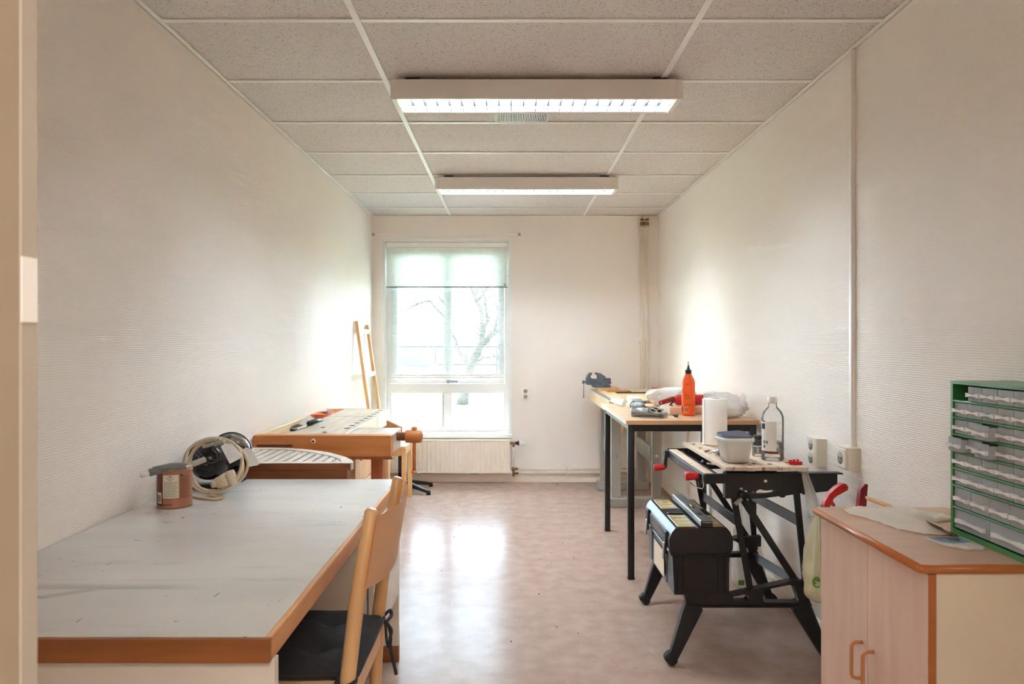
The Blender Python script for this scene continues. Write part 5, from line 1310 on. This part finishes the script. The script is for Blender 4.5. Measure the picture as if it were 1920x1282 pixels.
# ------------------------------------------------------------------ cabinet
cab = thing('cabinet', 'low pinkish beech cabinet with two doors against the side wall', 'cabinet', (1.12, 1.93, 0))
part('cabinet_top', MB().box(.927, 1.322, 1.647, 2.213, .7385, .7600), W_cabt, cab)
m2 = MB()
for (a, b) in (((.927, 1.647), (.927, 2.213)), ((1.322, 1.647), (.927, 1.647)), ((.927, 2.213), (1.322, 2.213))):
    pts = [(a[0], a[1], .7492), (b[0], b[1], .7492)]
    m2.cyl(pts[0], pts[1], .0108, n=16)
for (x, y) in ((.927, 1.647), (.927, 2.213)):
    m2.lathe([(0, -.0108)] + [(.0108 * math.sin(k * PI / 8), -.0108 * math.cos(k * PI / 8)) for k in range(1, 8)] + [(0, .0108)], (x, y, .7492), 16)
part('rounded_edge', m2, M_edge, cab, 'rounded orange brown edging')
part('side_panel', MB().box(.9635, 1.320, 1.648, 1.666, 0, .7382, .001), M_cream, cab, 'cream end panel')
part('side_panel', MB().box(.9635, 1.320, 2.196, 2.214, 0, .7382, .001), M_cream, cab)
part('back_panel', MB().box(1.312, 1.320, 1.667, 2.195, .06, .738), M_cream, cab)
part('bottom_panel', MB().box(.965, 1.311, 1.667, 2.195, .05, .068), M_cream, cab)
part('plinth', MB().box(.985, 1.0, 1.667, 2.195, 0, .0495), M_cream, cab)
for y0, y1, hy in ((1.647, 1.9245, 1.891), (1.9275, 2.2135, 1.953)):
    d_ = part('door', MB().box(.943, .9605, y0, y1, .052, .7355, .001), W_cab, cab)
    if y0 < 1.7: part('edge_band', MB().box(.9436, .960, y0 - .0022, y0 - .0002, .053, .7350), M_edge, d_, 'orange brown edge band')
    z0, z1 = .362, .458
    P = [(.9425, hy, z1), (.925, hy, z1), (.917, hy, z1 - .003), (.9135, hy, z1 - .010), (.9135, hy, z1 - .03), (.9135, hy, z0 + .03), (.9135, hy, z0 + .010), (.917, hy, z0 + .003), (.925, hy, z0), (.9425, hy, z0)]
    part('handle', MB().tube(P, .0047, 10), pm('glossy brown handle', C(196, 128, 76), .18, coat=.5), d_, 'glossy brown bow handle')
cz2 = .7605
cp = thing('tissue_paper', 'crumpled sheet of whitish paper lying on the cabinet top', 'paper', (1.08, 2.0, cz2))
poly = [(.985, 2.12), (1.02, 2.035), (1.035, 1.95), (1.075, 1.895), (1.14, 1.885), (1.155, 1.93), (1.15, 2.02), (1.235, 2.03), (1.27, 2.06), (1.24, 2.13), (1.20, 2.20), (1.10, 2.208), (1.04, 2.20), (.99, 2.17)]
def paper():
    m3 = MB(); c = Vector((1.11, 2.04, 0)); n = len(poly); K = 12; rings = []
    sub_ = []
    for i in range(n):
        a = Vector(poly[i] + (0,)); b = Vector(poly[(i + 1) % n] + (0,))
        for k in range(5): sub_.append(a.lerp(b, k / 5))
    for j in range(1, K + 1):
        ring = []
        for p in sub_:
            q = c.lerp(p, j / K)
            h = .012 * abs(noise.noise(Vector((q.x * 16, q.y * 16, 3)))) + .010 * abs(noise.noise(Vector((q.x * 38, q.y * 38, 7)))) + .012 * (1 - j / K)
            if j == K: h *= .45
            ring.append(m3.bm.verts.new((q.x, q.y, cz2 + .0006 + h)))
        rings.append(ring)
    cv = m3.bm.verts.new((c.x, c.y, cz2 + .02)); m = len(sub_)
    for k in range(m): m3.bm.faces.new((cv, rings[0][k], rings[0][(k + 1) % m]))
    for A, B in zip(rings, rings[1:]):
        for k in range(m): m3.bm.faces.new((A[k], B[k], B[(k + 1) % m], A[(k + 1) % m]))
    bmesh.ops.solidify(m3.bm, geom=m3.bm.faces[:], thickness=-.0004)
    return m3
part('sheet', paper(), M_paper, cp, angle=50)
sk = thing('sandpaper_packet', 'small blue and white plastic packet lying in front of the drawer organiser', 'packet', (1.11, 1.82, cz2))
part('packet', MB().prism([(1.055, 1.862), (1.062, 1.80), (1.10, 1.757), (1.135, 1.752), (1.150, 1.765), (1.152, 1.86)], 'Z', cz2, cz2 + .004), pm('white packet film', C(214, 210, 202), .25, var=.12, scale=40), sk)
part('blue_print', MB().prism([(1.065, 1.857), (1.071, 1.815), (1.095, 1.80), (1.146, 1.812), (1.148, 1.856)], 'Z', cz2 + .0041, cz2 + .0046), pm('blue print', C(96, 124, 150), .3, var=.2, scale=50), sk)
part('dark_print', MB().prism([(1.10, 1.825), (1.125, 1.82), (1.135, 1.848), (1.108, 1.852)], 'Z', cz2 + .0047, cz2 + .0051), pm('dark teal print', C(36, 66, 80), .3, var=.2, scale=60), sk)
pp = thing('paper_offcut', 'curled brown paper offcut under the whitish sheet beside the organiser', 'paper', (1.15, 1.95, cz2))
def curl(u, v):
    return (1.108 + .046 * u, 1.872 + .075 * v, cz2 + .003 + .022 * (1 - u) ** 2)
mb = MB().grid(curl, 10, 6); bmesh.ops.solidify(mb.bm, geom=mb.bm.faces[:], thickness=.0006)
part('sheet', mb, pm('brown sandpaper', C(150, 124, 104), .8), pp, angle=70)
ws = thing('stir_stick', 'short flat wooden stir stick lying over the whitish paper on the cabinet', 'stick', (1.14, 2.19, .77))
part('stick', MB().obox((1.072, 2.200, .792), (1.140, 2.180, .768), .030, .010, .0045), W_birch, ws)
s1 = thing('red_hand_saw', 'hand saw with curved red pistol handle standing behind the cabinet', 'saw', (1.045, 2.36, 0))
SX = lambda u, v: ((1490 + u / 6.41 - 957) * 2.36 / 1367, 1.263 - (800 + v / 6.41 - 640) * 2.36 / 1367)
part('handle', MB().prism([SX(*q) for q in ((335, 985), (345, 890), (400, 800), (480, 725), (560, 675), (600, 678), (625, 715), (620, 750), (560, 785), (490, 820), (445, 860), (440, 885), (470, 925), (465, 950), (440, 945), (410, 920), (395, 980))], 'Y', 2.348, 2.372), M_red, s1)
part('rivet', MB().cyl(SX(565, 715) [:1] + (2.3475,) + SX(565, 715)[1:], SX(565, 715)[:1] + (2.346,) + SX(565, 715)[1:], .005, n=10), M_dred, s1)
part('blade', MB().prism([(1.00, .735), (1.035, .735), (1.06, .04), (1.05, .002), (1.02, .002)], 'Y', 2.3588, 2.3608), M_steel, s1)
s2_ = thing('red_tool', 'straight red handled tool standing behind the cabinet close to the wall', 'tool', (1.135, 2.38, 0))
SX2 = lambda u, v: ((1490 + u / 6.41 - 957) * 2.38 / 1367, 1.263 - (800 + v / 6.41 - 640) * 2.38 / 1367)
part('handle', MB().prism([SX2(*q) for q in ((750, 985), (775, 740), (830, 675), (860, 685), (838, 985))], 'Y', 2.368, 2.392), M_dred, s2_)
part('blade', MB().prism([(1.135, .725), (1.158, .725), (1.16, .02), (1.15, .002), (1.14, .002)], 'Y', 2.379, 2.3815), M_steel, s2_)

# ------------------------------------------------------------------ drawer organiser on the cabinet
M_grn2 = pm('green enamelled steel', C(58, 128, 66), 0.32, var=0.08, scale=10, coat=.2)
og = thing('drawer_organiser', 'green steel organiser full of small clear drawers on the cabinet', 'organiser', (1.24, 1.78, cz2))
OX0, OX1, OY0, OY1, OZ0, OZ1 = 1.163, 1.320, 1.625, 1.926, cz2, 1.160
part('shell', MB().box(OX0 + .004, OX1, OY0, OY0 + .003, OZ0, OZ1).box(OX0 + .004, OX1, OY1 - .003, OY1, OZ0, OZ1).box(OX0 + .004, OX1, OY0 + .003, OY1 - .003, OZ0, OZ0 + .003)
     .box(OX0 + .004, OX1, OY0 + .003, OY1 - .003, OZ1 - .003, OZ1).box(OX1 - .003, OX1, OY0 + .003, OY1 - .003, OZ0 + .003, OZ1 - .003), M_grn2, og)
part('front_frame', MB().prism([(OY0, OZ0), (OY1, OZ0), (OY1, OZ1), (OY0, OZ1)], 'X', OX0, OX0 + .0038, holes=[[(OY0 + .009, OZ0 + .013), (OY1 - .009, OZ0 + .013), (OY1 - .009, OZ1 - .008), (OY0 + .009, OZ1 - .008)]]), M_grn2, og)
rows = []
z = OZ1 - .008
for h in [.0443] * 6 + [.0565, .0568]:
    rows.append((z - h, z)); z -= h
iy0, iy1 = OY0 + .009, OY1 - .009
for k, (za, zb_) in enumerate(rows[:-1]):
    part('shelf', MB().cyl((OX0 + .003, iy0, za), (OX0 + .003, iy1, za), .0032, n=8).box(OX0 + .004, OX1 - .004, iy0, iy1, za - .0006, za + .0006), M_grn2, og)
def drawer_mesh(w, h, L_=.138):
    t = .0013; m3 = MB()
    m3.box(0, t, -w / 2, w / 2, 0, h).box(t, L_, -w / 2, -w / 2 + t, 0, h * .9).box(t, L_, w / 2 - t, w / 2, 0, h * .9).box(t, L_, -w / 2 + t, w / 2 - t, 0, t).box(L_ - t, L_, -w / 2 + t, w / 2 - t, t, h * .9)
    return m3.mesh('drawer')
def handle_mesh(w):
    prof = [(-w / 2, .0055), (-w * .32, .005), (-w * .12, .0026), (w * .12, .0026), (w * .32, .005), (w / 2, .0055), (w / 2, -.0055), (w * .32, -.004), (w * .12, -.0022), (-w * .12, -.0022), (-w * .32, -.004), (-w / 2, -.0055)]
    return MB().prism(prof, 'X', -.009, -.0002).mesh('drawer_handle')
def contents_mesh(w, h, seed):
    m3 = MB(); rr = random.Random(seed)
    for _ in range(7):
        a = Vector((rr.uniform(.015, .12), rr.uniform(-w / 2 + .008, w / 2 - .008), rr.uniform(.004, h * .35))); b = a + Vector((rr.uniform(-.02, .02), rr.uniform(-.012, .012), rr.uniform(-.002, .006)))
        b.x = min(.125, max(.008, b.x)); b.y = min(w / 2 - .005, max(-w / 2 + .005, b.y)); b.z = max(.004, b.z)
        if (b - a).length > .004: m3.cyl(a, b, .0022, n=6)
    return m3.mesh('hardware')
DM = {}
M_hw = pm('assorted screws', C(120, 104, 84), .4, .7, var=.3, scale=60)
def drawer(row, y0, y1, pull=0.0, hw=None):
    za, zb_ = rows[row]; w = round(y1 - y0 - .0022, 4); h = round(zb_ - za - .0085, 4)
    if (w, h) not in DM: DM[(w, h)] = (drawer_mesh(w, h), handle_mesh(w * (.92 if w < .06 else .8)), contents_mesh(w, h, len(DM)))
    a, b, c = DM[(w, h)]; loc = Vector((OX0 + .0045 - pull, (y0 + y1) / 2, za + .0042))
    d_ = place('drawer', a, M_drawer, og); d_.location = loc
    hh = place('drawer_handle', b, M_handle, d_); hh.location = Vector((0, 0, h * .42))
    if hw: cc_ = place('hardware', c, M_hw, d_); cc_['kind'] = 'stuff'
pit = (iy1 - iy0) / 5
for r in range(6):
    for k in range(5):                       # k = 0 is the column farthest from the doorway
        if r == 0 and k == 0: continue       # the empty slot
        y1 = iy1 - k * pit; pl_ = 0
        if (r, k) in ((2, 2), (3, 2)): pl_ = .020
        if (r, k) == (3, 0): pl_ = .016
        drawer(r, y1 - pit, y1, pl_, hw=(r >= 4 or (r + k) % 3 == 0))
for k in range(4):
    y1 = iy1 - k * (iy1 - iy0) / 4; drawer(6, y1 - (iy1 - iy0) / 4, y1, 0, True)
for k in range(2):
    y1 = iy1 - k * (iy1 - iy0) / 2; drawer(7, y1 - (iy1 - iy0) / 2, y1, 0, True)
